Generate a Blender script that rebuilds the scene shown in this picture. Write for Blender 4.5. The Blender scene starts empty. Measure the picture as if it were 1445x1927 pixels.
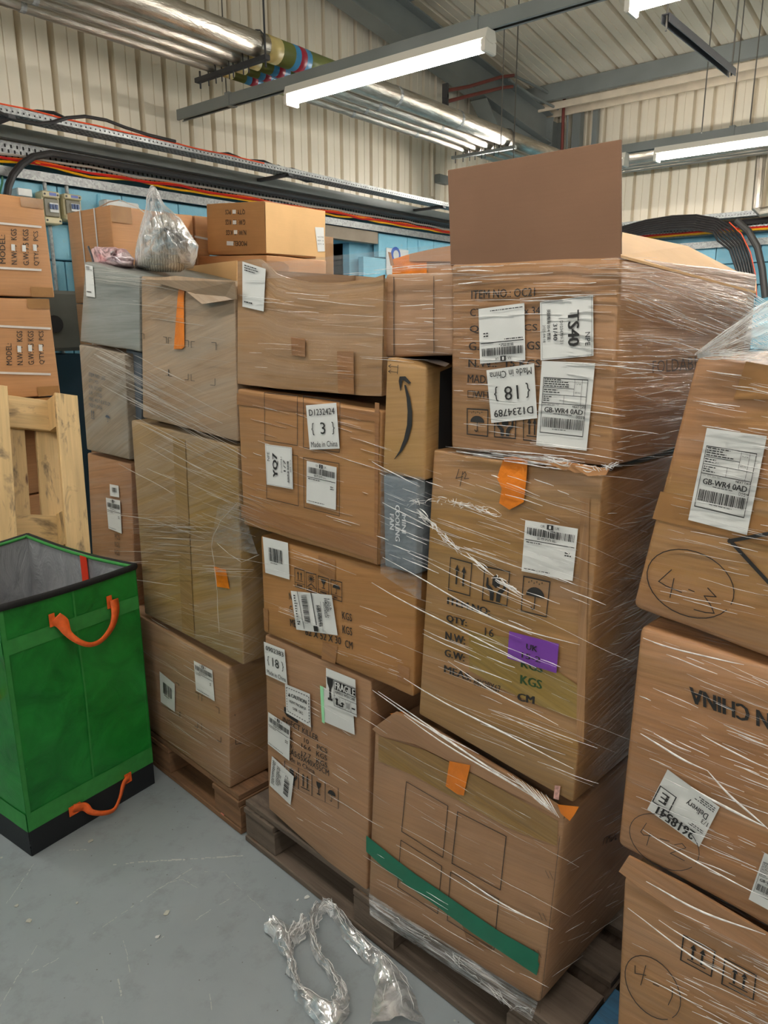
import bpy, bmesh, math, random
from mathutils import Vector, Matrix, noise
SC = bpy.context.scene; COL = SC.collection
rnd = random.Random(7)
# ---------------------------------------------------------------- camera
FPX = 1385.4; CH = 1.55
yaw, pit, rol = [math.radians(a) for a in (39.33, 14.10, -0.25)]
FW = Vector((math.cos(yaw)*math.cos(pit), math.sin(yaw)*math.cos(pit), -math.sin(pit)))
R0 = Vector((math.sin(yaw), -math.cos(yaw), 0)); U0 = R0.cross(FW)
RT = math.cos(rol)*R0 + math.sin(rol)*U0; UP = -math.sin(rol)*R0 + math.cos(rol)*U0
EYE = Vector((0, 0, CH))
cam = bpy.data.cameras.new('camera'); cam.sensor_fit = 'VERTICAL'; cam.sensor_height = 36; cam.lens = FPX/1927*36
cam.clip_start = .02; cam.clip_end = 60
camo = bpy.data.objects.new('camera', cam); COL.objects.link(camo)
M = Matrix((RT, UP, -FW)).transposed().to_4x4(); M.translation = EYE; camo.matrix_world = M
SC.camera = camo
# ---------------------------------------------------------------- light and exposure
SC.view_settings.view_transform = 'Standard'; SC.view_settings.look = 'None'; SC.view_settings.gamma = 1
SC.view_settings.use_curve_mapping = False; SC.view_settings.exposure = 1.82
TUBE = 30.0        # radiance of the fluorescent tubes
w = bpy.data.worlds.new('world'); SC.world = w; w.use_nodes = True
w.node_tree.nodes['Background'].inputs[0].default_value = (.8, .9, 1, 1); w.node_tree.nodes['Background'].inputs[1].default_value = .4
SC.cycles.max_bounces = 8; SC.cycles.diffuse_bounces = 4; SC.cycles.transparent_max_bounces = 16
SC.cycles.caustics_reflective = False; SC.cycles.caustics_refractive = False
SC.cycles.sample_clamp_indirect = 6
try: SC.cycles.use_denoising = True
except Exception: pass
# ---------------------------------------------------------------- helpers
def ray(p): return FW*FPX + RT*(p[0]-722.5) - UP*(p[1]-963.5)
class Pl:
    def __init__(s, n, c): s.n = Vector(n).normalized(); s.c = c
    def at(s, p, off=0.0):
        q = ray(p); return EYE + q*((s.c + off - s.n.dot(EYE))/s.n.dot(q))
def PX(X): return Pl((1, 0, 0), X)
def PY(Y): return Pl((0, 1, 0), Y)
def PZ(Z): return Pl((0, 0, 1), Z)
D = Vector((0.08945091, 0.99599123, 0)); N = Vector((0.99599123, -0.08945091, 0)); C0 = 1.1068969; Z = Vector((0, 0, 1))
FR = Pl(N, C0)
def SD(s): return Pl(D, s)            # planes across the row of pallets
def W(s, dep, z): return D*s + N*(C0+dep) + Z*z
ORI = {}
def tag(o, label=None, cat=None, group=None, kind=None):
    if label: o['label'] = label
    if cat: o['category'] = cat
    if group: o['group'] = group
    if kind: o['kind'] = kind
    return o
def empty(name, loc, label=None, cat=None, group=None, kind=None):
    o = bpy.data.objects.new(name, None); o.location = loc; o.empty_display_size = .1
    COL.objects.link(o); ORI[o] = Vector(loc); return tag(o, label, cat, group, kind)
class MB:
    def __init__(s): s.v = []; s.f = []; s.uv = []; s.m = []
    def add(s, vs, fs, uvs=None, mi=0):
        b = len(s.v); s.v += [Vector(x) for x in vs]
        for k, f in enumerate(fs):
            s.f.append([b+i for i in f]); s.m.append(mi)
            s.uv.append(uvs[k] if uvs else [(vs[i][0]+vs[i][1], vs[i][2]) for i in f])
    def box(s, c, hx, hy, hz, ax=Vector((1, 0, 0)), ay=Vector((0, 1, 0)), az=Z, ch=0.0, mi=0):
        c = Vector(c); ax = ax.normalized(); ay = ay.normalized(); az = az.normalized()
        if ch <= 0:
            vs = [c+ax*(i*hx)+ay*(j*hy)+az*(k*hz) for i in (-1, 1) for j in (-1, 1) for k in (-1, 1)]
            fs = [(0, 1, 3, 2), (4, 6, 7, 5), (0, 4, 5, 1), (2, 3, 7, 6), (0, 2, 6, 4), (1, 5, 7, 3)]
            l = [(hy, hz, 1, 2), (hy, hz, 1, 2), (hx, hz, 0, 2), (hx, hz, 0, 2), (hx, hy, 0, 1), (hx, hy, 0, 1)]
            sg = [(i, j, k) for i in (-1, 1) for j in (-1, 1) for k in (-1, 1)]; H = (hx, hy, hz)
            L = max(range(3), key=lambda i: H[i]); uvs = []
            off = (c.x*3.1+c.y*1.7) % 5
            for f, (_, _, a, b) in zip(fs, l):
                if b == L: a, b = b, a
                uvs.append([(sg[i][a]*H[a]+off, sg[i][b]*H[b]+c.z*2.3) for i in f])
            s.add(vs, fs, uvs, mi)
        else:
            vs = []
            for k in (-1, 1):
                for (i, j) in ((-1, -1), (1, -1), (1, 1), (-1, 1)):
                    vs.append(c+ax*(i*(hx-ch))+ay*(j*(hy-ch))+az*(k*hz))
                for (i, j) in ((-1, -1), (1, -1), (1, 1), (-1, 1)):
                    vs.append(c+ax*(i*hx)+ay*(j*hy)+az*(k*(hz-ch)))
            fs = [(3, 2, 1, 0), (8, 9, 10, 11)]
            for i in range(4):
                j = (i+1) % 4; fs += [(i, j, 4+j, 4+i), (4+i, 4+j, 12+j, 12+i), (12+i, 12+j, 8+j, 8+i)]
            H = (hx, hy, hz); L = max(range(3), key=lambda i: H[i]); uvs = []
            A = (ax, ay, az)
            for f in fs:
                nn = (vs[f[1]]-vs[f[0]]).cross(vs[f[2]]-vs[f[1]])
                k = max(range(3), key=lambda i: abs(nn.dot(A[i])))
                r = [i for i in range(3) if i != k]
                if r[1] == L: r = r[::-1]
                uvs.append([((vs[i]-c).dot(A[r[0]])+c.x*3.1+c.y*1.7, (vs[i]-c).dot(A[r[1]])+c.z*2.3+k) for i in f])
            s.add(vs, fs, uvs, mi)
    def tube(s, pts, r, n=8, cap=True, mi=0, flat=1.0):
        pts = [Vector(p) for p in pts]; rr = r if isinstance(r, (list, tuple)) else [r]*len(pts)
        b = len(s.v); up = None; L = 0
        rings = []
        for i, p in enumerate(pts):
            t = (pts[min(i+1, len(pts)-1)]-pts[max(i-1, 0)]).normalized()
            if up is None: up = Z if abs(t.z) < .9 else Vector((1, 0, 0))
            a = t.cross(up).normalized(); bb = a.cross(t).normalized(); up = bb
            if i: L += (p-pts[i-1]).length
            rings.append(L)
            for k in range(n):
                th = 2*math.pi*k/n; s.v.append(p+a*(math.cos(th)*rr[i])+bb*(math.sin(th)*rr[i]*flat))
        for i in range(len(pts)-1):
            for k in range(n):
                k2 = (k+1) % n
                s.f.append([b+i*n+k, b+i*n+k2, b+(i+1)*n+k2, b+(i+1)*n+k]); s.m.append(mi)
                s.uv.append([(rings[i], k/n*.2), (rings[i], (k+1)/n*.2), (rings[i+1], (k+1)/n*.2), (rings[i+1], k/n*.2)])
        if cap:
            for i, rev in ((0, True), (len(pts)-1, False)):
                f = [b+i*n+k for k in range(n)]; s.f.append(f[::-1] if rev else f); s.m.append(mi); s.uv.append([(0, 0)]*n)
    def prism(s, poly, ext, mi=0):     # polygon of 3-D points swept by the vector ext
        n = len(poly); vs = [Vector(p) for p in poly]+[Vector(p)+ext for p in poly]
        s.add(vs, [list(range(n))[::-1], list(range(n, 2*n))]+[[i, (i+1) % n, n+(i+1) % n, n+i] for i in range(n)], None, mi)
    def build(s, name, mat, parent=None, smooth=False, label=None, origin=None, bevel=0):
        me = bpy.data.meshes.new(name)
        if parent is not None: o0 = ORI[parent]
        elif origin is not None: o0 = Vector(origin)
        else:
            lo = [min(v[i] for v in s.v) for i in range(3)]; hi = [max(v[i] for v in s.v) for i in range(3)]
            o0 = Vector(((lo[0]+hi[0])/2, (lo[1]+hi[1])/2, lo[2]))
        me.from_pydata([v-o0 for v in s.v], [], s.f)
        uv = me.uv_layers.new(name='UVMap'); k = 0
        flat = [c for f in s.uv for p in f for c in p]
        if len(flat) == 2*len(me.loops): uv.data.foreach_set('uv', flat)
        for m_ in (mat if isinstance(mat, (list, tuple)) else [mat]): me.materials.append(m_)
        me.polygons.foreach_set('material_index', s.m)
        if smooth: me.polygons.foreach_set('use_smooth', [True]*len(me.polygons))
        me.update()
        o = bpy.data.objects.new(name, me); COL.objects.link(o)
        if parent is not None: o.parent = parent; ORI[o] = o0
        else: o.location = o0; ORI[o] = o0
        if label: o['label'] = label
        if bevel:
            md = o.modifiers.new('bevel', 'BEVEL'); md.width = bevel; md.segments = 2; md.limit_method = 'ANGLE'
        return o
# ---------------------------------------------------------------- materials
def srgb(r, g, b): return tuple(((c/255+.055)/1.055)**2.4 if c > 10 else c/255/12.92 for c in (r, g, b))+(1,)
class NT:
    def __init__(s, name):
        s.m = bpy.data.materials.new(name); s.m.use_nodes = True; s.t = s.m.node_tree; s.p = s.t.nodes['Principled BSDF']; s.out = s.t.nodes['Material Output']
    def n(s, typ, **kw):
        nd = s.t.nodes.new(typ)
        for k, v in kw.items():
            if k.startswith('_'): setattr(nd, k[1:], v)
            else:
                nd.inputs[k.replace('__', ' ')].default_value = v
        return nd
    def l(s, a, b): s.t.links.new(a, b)
    def coord(s, kind='UV', scale=(1, 1, 1), rot=0.0, loc=(0, 0, 0)):
        tc = s.n('ShaderNodeTexCoord'); r = s.n('ShaderNodeMapping'); r.inputs['Rotation'].default_value = (0, 0, rot)
        m = s.n('ShaderNodeMapping'); m.inputs['Scale'].default_value = scale; m.inputs['Location'].default_value = loc
        s.l(tc.outputs[kind], r.inputs[0]); s.l(r.outputs[0], m.inputs[0]); return m.outputs[0]
    def noise(s, vec, scale=5, detail=3, rough=.5, dist=0):
        n = s.n('ShaderNodeTexNoise', Scale=scale, Detail=detail, Roughness=rough, Distortion=dist); s.l(vec, n.inputs['Vector']); return n.outputs['Fac']
    def ramp(s, fac, lo, hi, c0=(0, 0, 0, 1), c1=(1, 1, 1, 1)):
        r = s.n('ShaderNodeValToRGB'); e = r.color_ramp.elements; e[0].position = lo; e[1].position = hi; e[0].color = c0; e[1].color = c1
        s.l(fac, r.inputs[0]); return r.outputs[0]
    def mix(s, fac, a, b, mode='MIX'):
        m = s.n('ShaderNodeMix', _data_type='RGBA', _blend_type=mode)
        for i, x in ((0, fac), (6, a), (7, b)):
            if hasattr(x, 'links'): s.l(x, m.inputs[i])
            else: m.inputs[i].default_value = x
        return m.outputs[2]
    def mul(s, a, b, op='MULTIPLY'):
        m = s.n('ShaderNodeMath', _operation=op)
        for i, x in ((0, a), (1, b)):
            if hasattr(x, 'links'): s.l(x, m.inputs[i])
            else: m.inputs[i].default_value = x
        return m.outputs[0]
    def bump(s, h, strength=.3, dist=.002, nrm=None):
        b = s.n('ShaderNodeBump', Strength=strength, Distance=dist); s.l(h, b.inputs['Height'])
        if nrm is not None: s.l(nrm, b.inputs['Normal'])
        return b.outputs[0]
MC = {}
def plain(name, col, rough=.6, metal=0.0, var=.12, scale=6, bump=0.0, spec=.5, coord='Object', emit=0):
    if name in MC: return MC[name]
    t = NT(name); v = t.coord(coord); f = t.noise(v, scale, 4)
    a = tuple(c*(1-var) for c in col[:3])+(1,); b = tuple(min(1, c*(1+var)) for c in col[:3])+(1,)
    t.l(t.ramp(f, .3, .7, a, b), t.p.inputs['Base Color'])
    t.p.inputs['Roughness'].default_value = rough; t.p.inputs['Metallic'].default_value = metal; t.p.inputs['Specular IOR Level'].default_value = spec
    if bump: t.l(t.bump(t.noise(v, scale*6, 3), bump, .003), t.p.inputs['Normal'])
    if emit: t.p.inputs['Emission Color'].default_value = col; t.p.inputs['Emission Strength'].default_value = emit
    MC[name] = t.m; return t.m
CARD = srgb(172, 136, 98)
def card(name, col=CARD, film=.5, ang=0.0, haze=.15, tint=.25, hz=srgb(176, 168, 158)):
    """cardboard; film = how much clinging stretch film lies over it (a glossy, creased coat)"""
    if name in MC: return MC[name]
    t = NT(name); uv = t.coord('UV')
    big = t.noise(uv, 2.2, 4, .6); fib = t.noise(t.coord('UV', (8, 240, 1)), 1, 2)
    c = t.mix(t.ramp(big, .35, .7), tuple(x*.86 for x in col[:3])+(1,), tuple(min(1, x*1.06) for x in col[:3])+(1,))
    c = t.mix(t.mul(fib, .22), c, tuple(x*.62 for x in col[:3])+(1,))
    sp = t.noise(uv, 420, 2); c = t.mix(t.mul(t.ramp(sp, .62, .75), .25), c, tuple(x*.5 for x in col[:3])+(1,))
    t.p.inputs['Roughness'].default_value = .62; t.p.inputs['Specular IOR Level'].default_value = .25
    if film > 0:
        st = t.noise(t.coord('UV', (1.6, 34, 1), ang), 1, 5, .65, .35); st2 = t.noise(t.coord('UV', (4, 130, 1), ang, (3, 1, 0)), 1, 3, .6, .5)
        fold = t.noise(t.coord('UV', (.9, 7, 1), ang, (7, 2, 0)), 1, 3, .55, .8)
        if tint: c = t.mix(t.mul(t.ramp(t.noise(t.coord('UV', (1.3, 6, 1), ang, (1, 9, 0)), 1, 2, .5, .6), .5, .68), tint), c, srgb(150, 118, 40))
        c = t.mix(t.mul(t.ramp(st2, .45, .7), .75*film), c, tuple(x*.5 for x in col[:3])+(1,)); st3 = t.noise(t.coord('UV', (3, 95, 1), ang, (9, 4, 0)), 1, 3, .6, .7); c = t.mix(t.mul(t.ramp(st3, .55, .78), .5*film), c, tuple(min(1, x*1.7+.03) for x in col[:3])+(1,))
        c = t.mix(t.mul(t.ramp(st, .45, .8), haze), c, hz)
        c = t.mix(t.mul(t.ramp(fold, .48, .72), haze*.7), c, hz)
        h = t.mul(t.mul(st, .6), t.mul(st2, .25), 'ADD'); h = t.mul(h, t.mul(fold, 1.2), 'ADD')
        nb = t.bump(h, .9, .012)
        t.p.inputs['Coat Weight'].default_value = film; t.p.inputs['Coat Roughness'].default_value = .16; t.l(nb, t.p.inputs['Coat Normal'])
        t.l(t.bump(big, .25, .01), t.p.inputs['Normal'])
    else:
        t.l(t.bump(t.noise(t.coord('UV', (1, 1, 1)), 9, 4), .25, .006), t.p.inputs['Normal'])
    t.l(c, t.p.inputs['Base Color']); MC[name] = t.m; return t.m
def film_mat(name, dens=.25, ang=0.0, coord='UV', sc=(3, 40, 1), col=(.85, .85, .84, 1), rough=.28):
    if name in MC: return MC[name]
    t = NT(name); t.t.nodes.remove(t.p)
    st = t.noise(t.coord(coord, sc, ang), 1, 4, .65, .6)
    tr = t.n('ShaderNodeBsdfTransparent'); tr.inputs[0].default_value = (.97, .97, .97, 1)
    gl = t.n('ShaderNodeBsdfGlossy'); gl.inputs['Roughness'].default_value = rough; gl.inputs['Color'].default_value = (.9, .9, .9, 1)
    df = t.n('ShaderNodeBsdfDiffuse'); df.inputs[0].default_value = col
    nb = t.bump(st, .45, .006); t.l(nb, gl.inputs['Normal'])
    m1 = t.n('ShaderNodeMixShader'); m1.inputs[0].default_value = .45; t.l(gl.outputs[0], m1.inputs[1]); t.l(df.outputs[0], m1.inputs[2])
    m2 = t.n('ShaderNodeMixShader'); f = t.mul(t.ramp(st, .38, .75), dens*1.8); f = t.mul(f, dens*.35, 'ADD'); t.l(f, m2.inputs[0])
    t.l(tr.outputs[0], m2.inputs[1]); t.l(m1.outputs[0], m2.inputs[2]); t.l(m2.outputs[0], t.out.inputs[0])
    MC[name] = t.m; return t.m
def wood(name, col, dark=.45, rough=.75, stain=.3):
    if name in MC: return MC[name]
    t = NT(name); g = t.noise(t.coord('UV', (1.5, 26, 1)), 1.6, 5, .6, .6); g2 = t.noise(t.coord('UV', (6, 150, 1)), 1, 3)
    c = t.mix(t.ramp(g, .3, .72), tuple(x*dark for x in col[:3])+(1,), col); c = t.mix(t.mul(g2, .3), c, tuple(x*.5 for x in col[:3])+(1,))
    s = t.noise(t.coord('UV', (2, 5, 1)), 2.5, 4, .7, .5); c = t.mix(t.mul(t.ramp(s, .55, .68), stain), c, srgb(52, 46, 42))
    kn = t.n('ShaderNodeTexVoronoi', Scale=2.2); t.l(t.coord('UV', (1.1, 2.4, 1)), kn.inputs['Vector'])
    c = t.mix(t.ramp(kn.outputs['Distance'], .05, .085, (1, 1, 1, 1), (0, 0, 0, 1)), c, srgb(96, 58, 32))
    t.l(c, t.p.inputs['Base Color']); t.p.inputs['Roughness'].default_value = rough; t.l(t.bump(g2, .4, .003), t.p.inputs['Normal']); MC[name] = t.m; return t.m
ink = plain('black_ink', srgb(34, 32, 30), .6); inkf = plain('faded_ink', srgb(78, 62, 48), .6)
paper = plain('label_paper', srgb(214, 214, 210), .45, var=.05, scale=9)
green_paper = plain('pale_green_paper', srgb(150, 215, 165), .5); purple = plain('purple_paper', srgb(120, 62, 160), .4, var=.08)
grey_ink = plain('grey_ink', srgb(120, 120, 118), .6); marker = plain('marker_pen_ink', srgb(28, 26, 28), .4)
white_ink = plain('white_ink', srgb(225, 228, 230), .5)
orange_tape = plain('orange_tape', srgb(214, 120, 28), .28, var=.18, scale=14, bump=.5)
brown_tape = plain('brown_tape', srgb(156, 114, 70), .22, var=.14, scale=10, bump=.2); olive_tape = plain('olive_tape', srgb(138, 112, 48), .22, var=.14, scale=10)
green_tape = plain('green_tape', srgb(14, 106, 78), .35, var=.12, scale=12)
strap_mat = plain('white_strap', srgb(212, 204, 196), .45)
crease_glint = NT('film_crease'); _n = crease_glint.noise(crease_glint.coord('Object'), 60, 2)
crease_glint.p.inputs['Base Color'].default_value = (.96, .95, .93, 1); crease_glint.p.inputs['Roughness'].default_value = .22
crease_glint.l(crease_glint.ramp(_n, .3, .7, (.55, .55, .55, 1), (1, 1, 1, 1)), crease_glint.p.inputs['Alpha']); crease_glint = crease_glint.m  # whitish film creases, their bright highlights put into the colour
crease_glint_soft = plain('film_crease_glint_soft', srgb(200, 194, 184), .3); crease_glint_soft.node_tree.nodes['Principled BSDF'].inputs['Alpha'].default_value = .62  # dimmer crease strands for the left load, highlights painted in too
# ---------------------------------------------------------------- print (text, bars, icons) mapped onto planes
TXT = {}
def text_geo(s, bold=0.0):
    key = (s, bold)
    if key not in TXT:
        cu = bpy.data.curves.new('t', 'FONT'); cu.body = s; cu.size = 1; cu.resolution_u = 2; cu.offset = 0
        o = bpy.data.objects.new('t', cu); COL.objects.link(o); bpy.context.view_layer.update()
        dg = bpy.context.evaluated_depsgraph_get(); me = bpy.data.meshes.new_from_object(o.evaluated_get(dg))
        vs = [v.co.copy() for v in me.vertices]; fs = [list(p.vertices) for p in me.polygons]
        bpy.data.objects.remove(o); bpy.data.curves.remove(cu); bpy.data.meshes.remove(me)
        if not vs: TXT[key] = ([], [])
        else:
            x0 = min(v.x for v in vs); x1 = max(v.x for v in vs); y0 = min(v.y for v in vs); y1 = max(v.y for v in vs)
            TXT[key] = ([((v.x-x0)/max(1e-6, x1-x0), (y1-v.y)/max(1e-6, y1-y0)) for v in vs], fs)
    return TXT[key]
def homog(q):
    (x0, y0), (x1, y1), (x2, y2), (x3, y3) = q
    sx = x0-x1+x2-x3; sy = y0-y1+y2-y3; dx1 = x1-x2; dx2 = x3-x2; dy1 = y1-y2; dy2 = y3-y2
    den = dx1*dy2-dx2*dy1; g = (sx*dy2-dx2*sy)/den; h = (dx1*sy-sx*dy1)/den
    a, b, c = x1-x0+g*x1, x3-x0+h*x3, x0; d, e, f = y1-y0+g*y1, y3-y0+h*y3, y0
    return lambda u, v: ((a*u+b*v+c)/(g*u+h*v+1), (d*u+e*v+f)/(g*u+h*v+1))
class Print:
    """flat print on a plane; every element is laid out in the unit square of a quad"""
    def __init__(s, pl, off): s.pl = pl; s.off = off; s.mb = MB()
    def poly(s, H, pts, fs=None, off=0):
        vs = [s.pl.at(H(u, v), s.off+off) for u, v in pts]; s.mb.add(vs, fs or [list(range(len(pts)))])
    def rect(s, H, u0, v0, u1, v1): s.poly(H, [(u0, v0), (u1, v0), (u1, v1), (u0, v1)])
    def text(s, H, t, u0, v0, u1, v1, bold=0.0):
        vs, fs = text_geo(t)
        sh = [0] if bold <= 0 else [-1, 0, 1]; du = (u1-u0)*.045/max(1, len(t))*min(1.6, bold/.012)
        for k in sh:
            if vs: s.poly(H, [(u0+(u1-u0)*x+du*k, v0+(v1-v0)*y) for x, y in vs], fs, off=-.00005*k)
    def line(s, H, pts, w):
        out = []
        for (a, b), (c, d) in zip(pts, pts[1:]):
            A = H(a, b); B = H(c, d); k = max(1, int(math.hypot(A[0]-B[0], A[1]-B[1])/45)) if isinstance(s.pl, FacePl) else 1
            out += [((a+(c-a)*i/k, b+(d-b)*i/k), (a+(c-a)*(i+1)/k, b+(d-b)*(i+1)/k)) for i in range(k)]
        for (a, b), (c, d) in out:
            L = math.hypot(c-a, d-b) or 1; nx, ny = -(d-b)/L*w/2, (c-a)/L*w/2; ex, ey = (c-a)/L*w/2, (d-b)/L*w/2
            s.poly(H, [(a-ex+nx, b-ey+ny), (c+ex+nx, d+ey+ny), (c+ex-nx, d+ey-ny), (a-ex-nx, b-ey-ny)])
    def frame(s, H, u0=0, v0=0, u1=1, v1=1, w=.03): s.line(H, [(u0, v0), (u1, v0), (u1, v1), (u0, v1), (u0, v0)], w)
    def bars(s, H, u0, v0, u1, v1, n=34, seed=1):
        r = random.Random(seed); x = u0
        while x < u1:
            wd = (u1-u0)/n*r.choice((.4, .7, 1.1)); s.rect(H, x, v0, min(u1, x+wd), v1); x += wd+(u1-u0)/n*r.choice((.4, .6, 1.0))
    def small(s, H, u0, v0, u1, v1, rows=3, seed=3, fill=.45):
        r = random.Random(seed); dv = (v1-v0)/rows
        for k in range(rows):
            x = u0; end = u0+(u1-u0)*r.uniform(.5, 1)
            while x < end:
                wd = r.uniform(.02, .08); s.rect(H, x, v0+k*dv, min(x+wd, end), v0+k*dv+dv*fill); x += wd+.015
    def arrows(s, H, u0=.18, v0=.15, u1=.82, v1=.85, base=True):
        wd = (u1-u0)
        for c in (u0+wd*.25, u0+wd*.75):
            s.rect(H, c-wd*.06, v0+.2*(v1-v0), c+wd*.06, v1-.12*(v1-v0))
            s.poly(H, [(c, v0), (c+wd*.17, v0+.28*(v1-v0)), (c-wd*.17, v0+.28*(v1-v0))])
        if base: s.rect(H, u0, v1-.06*(v1-v0), u1, v1)
    def umbrella(s, H, cx=.5, cy=.5, r=.36):
        pts = [(cx+r*math.cos(math.pi*k/12), cy-r*.75*math.sin(math.pi*k/12)) for k in range(13)]; s.poly(H, pts)
        s.rect(H, cx-.02, cy-.05, cx+.02, cy+r*.95); s.line(H, [(cx, cy+r*.95), (cx-.06, cy+r*1.05), (cx-.12, cy+r*.9)], .04)
        for k in range(6): s.rect(H, cx-.3+k*.1, cy-r*1.1-(k % 2)*.05, cx-.27+k*.1, cy-r*.98-(k % 2)*.05)
    def goblet(s, H, cx=.5, v0=.15, v1=.85, r=.24):
        s.poly(H, [(cx-r, v0), (cx+r, v0), (cx+r*.8, v0+.28*(v1-v0)), (cx+r*.25, v0+.5*(v1-v0)), (cx-r*.25, v0+.5*(v1-v0)), (cx-r*.8, v0+.28*(v1-v0))])
        s.rect(H, cx-.03, v0+.45*(v1-v0), cx+.03, v1-.05); s.rect(H, cx-r*.7, v1-.06, cx+r*.7, v1)
    def hands(s, H):
        s.poly(H, [(.35, .25), (.5, .17), (.66, .27), (.66, .48), (.5, .56), (.35, .48)])
        for sg in (-1, 1):
            f = lambda x: .5+sg*(x-.5)
            s.poly(H, [(f(.55), .95), (f(.7), .95), (f(.72), .72), (f(.9), .55), (f(.88), .3), (f(.82), .3), (f(.8), .5), (f(.62), .6), (f(.55), .7)])
    def sun(s, H):
        for k in range(12):
            a = k*math.pi/6; s.line(H, [(.5+.12*math.cos(a), .38+.1*math.sin(a)), (.5+.34*math.cos(a), .38+.28*math.sin(a))], .045)
        s.poly(H, [(.5+.1*math.cos(k*.7), .38+.08*math.sin(k*.7)) for k in range(9)]); s.line(H, [(.2, .92), (.5, .74), (.8, .92)], .07)
    def stroke(s, pts, wpx):
        s.line(lambda u, v: (u, v), pts, wpx)
    def build(s, name, mat, parent, label=None):
        if s.mb.v: return s.mb.build(name, mat, parent, label=label)
def cv(o, sc):            # crop pixels -> photograph pixels
    return lambda *p: [(o[0]+x/sc, o[1]+y/sc) for x, y in p]
def tq(c, TL, TR, BL):    # text quad from three corners
    TL, TR, BL = c(TL, TR, BL); return homog([TL, TR, (TR[0]+BL[0]-TL[0], TR[1]+BL[1]-TL[1]), BL])
def sheet(par, pl, quad, off, mat=None, name='shipping_label', label=None, nx=6, ny=8, thick=.0006, wob=.0012):
    H = homog(quad); mb = MB(); sd = quad[0][0]*.37
    for k, o2 in ((0, 0.0), (1, thick)):
        vs = []
        for j in range(ny+1):
            for i in range(nx+1):
                w_ = wob*noise.noise(Vector((i*.9+sd, j*.9, 0))); vs.append(pl.at(H(i/nx, j/ny), off+o2+w_))
        fs = [[j*(nx+1)+i, j*(nx+1)+i+1, (j+1)*(nx+1)+i+1, (j+1)*(nx+1)+i] for j in range(ny) for i in range(nx)]
        uvs = [[(a % (nx+1)*.03, a//(nx+1)*.03) for a in f] for f in fs]
        mb.add(vs, fs if k == 0 else [f[::-1] for f in fs], uvs)
    return mb.build(name, mat or paper, par, smooth=True, label=label), H
def courier(par, pl, quad, off, kind='or', a='OR', b='1', seed=1, lab=None, **kw):
    """paper labels of the kinds the photograph shows"""
    o, H = sheet(par, pl, quad, off, label=lab, **kw); P = Print(pl, off-.0022)
    if kind == 'or':
        P.text(H, a, .3, .04, .38, .09); P.text(H, 'UK', .58, .04, .66, .09); P.rect(H, .42, .02, .54, .11)
        P.bars(H, .05, .13, .95, .27, 44, seed); P.small(H, .25, .29, .75, .34, 2, seed); P.rect(H, .03, .36, .97, .375)
        P.small(H, .05, .4, .45, .43, 1, seed+1, .6); P.small(H, .8, .48, .95, .58, 2, seed+2); P.small(H, .04, .93, .96, .96, 1, seed+3, .5)
        Q = Print(pl, off-.0028); Q.text(H, b, .46, .035, .5, .095); Q.build('white_figure', paper, o)
    if kind == 'post':
        P.frame(H, .06, .19, .9, .84, .01); P.line(H, [(.06, .3), (.66, .3)], .006); P.line(H, [(.66, .19), (.66, .38)], .006)
        P.line(H, [(.06, .38), (.9, .38)], .006); P.line(H, [(.48, .38), (.48, .48)], .006); P.line(H, [(.06, .48), (.9, .48)], .008); P.line(H, [(.8, .19), (.8, .48)], .006)
        P.small(H, .08, .2, .6, .3, 4, seed); P.small(H, .08, .32, .4, .37, 2, seed+1); P.small(H, .08, .4, .3, .47, 3, seed+5)
        P.text(H, '5 of 40' if seed == 4 else '14 of 54', .68, .23, .78, .25); P.text(H, '600 KG', .68, .33, .78, .35)
        P.text(H, '1350 3875 2001 707', .08, .49, .4, .505); P.text(H, 'NEXT DAY', .66, .49, .9, .515, .01)
        P.text(H, 'GB-WR4 0AD', .12, .53, .86, .59, .012); P.small(H, .3, .6, .7, .615, 1, seed+2); P.text(H, '0059', .74, .6, .9, .635)
        P.bars(H, .09, .65, .88, .77, 46, seed); P.small(H, .3, .785, .7, .8, 1, seed+3)
    if kind == 'made':
        P.text(H, a, .08, .1, .92, .24, .006); P.text(H, '{', .12, .4, .2, .68); P.text(H, b, .42 if len(b) < 2 else .36, .4, .58 if len(b) < 2 else .66, .66); P.text(H, '}', .8, .4, .88, .68)
        P.text(H, 'Made in China', .06, .82, .94, .95)
    if kind == 'route':
        P.frame(H, .02, .03, .98, .97, .005)
        P.text(H, 'NPE', .6, .06, .82, .15); P.text(H, a, .22, .26, .8, .47, .03); P.text(H, b[0], .36, .56, .74, .62); P.text(H, b[1], .4, .67, .68, .75, .01)
        P.text(H, b[2], .14, .8, .66, .87, .01); P.text(H, b[3], .4, .9, .7, .95)
    if kind == 'bar':
        P.bars(H, .2, .25, .75, .62, 18, seed); P.small(H, .25, .66, .7, .7, 1, seed)
    if kind == 'small':
        P.small(H, .08, .05, .9, .2, 3, seed); P.small(H, .08, .85, .6, .93, 1, seed+1)
    P.build('label_print', ink, o); return o
def strip(par, pl, poly, off, mat, name='packing_tape', label=None):
    bm = bmesh.new(); f = bm.faces.new([bm.verts.new((p[0], p[1], 0)) for p in poly]); bmesh.ops.triangulate(bm, faces=[f])
    for _ in range(3):
        lg = [e for e in bm.edges if e.calc_length() > 22]
        if lg: bmesh.ops.subdivide_edges(bm, edges=lg, cuts=1)
    bmesh.ops.triangulate(bm, faces=bm.faces[:]); bm.verts.index_update()
    mb = MB(); vs = [pl.at((v.co.x, v.co.y), off+.0005*noise.noise(Vector((v.co.x*.08, v.co.y*.08, 1)))) for v in bm.verts]; mb.add(vs, [[v.index for v in f.verts] for f in bm.faces]); bm.free()
    return mb.build(name, mat, par, label=label)
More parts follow.
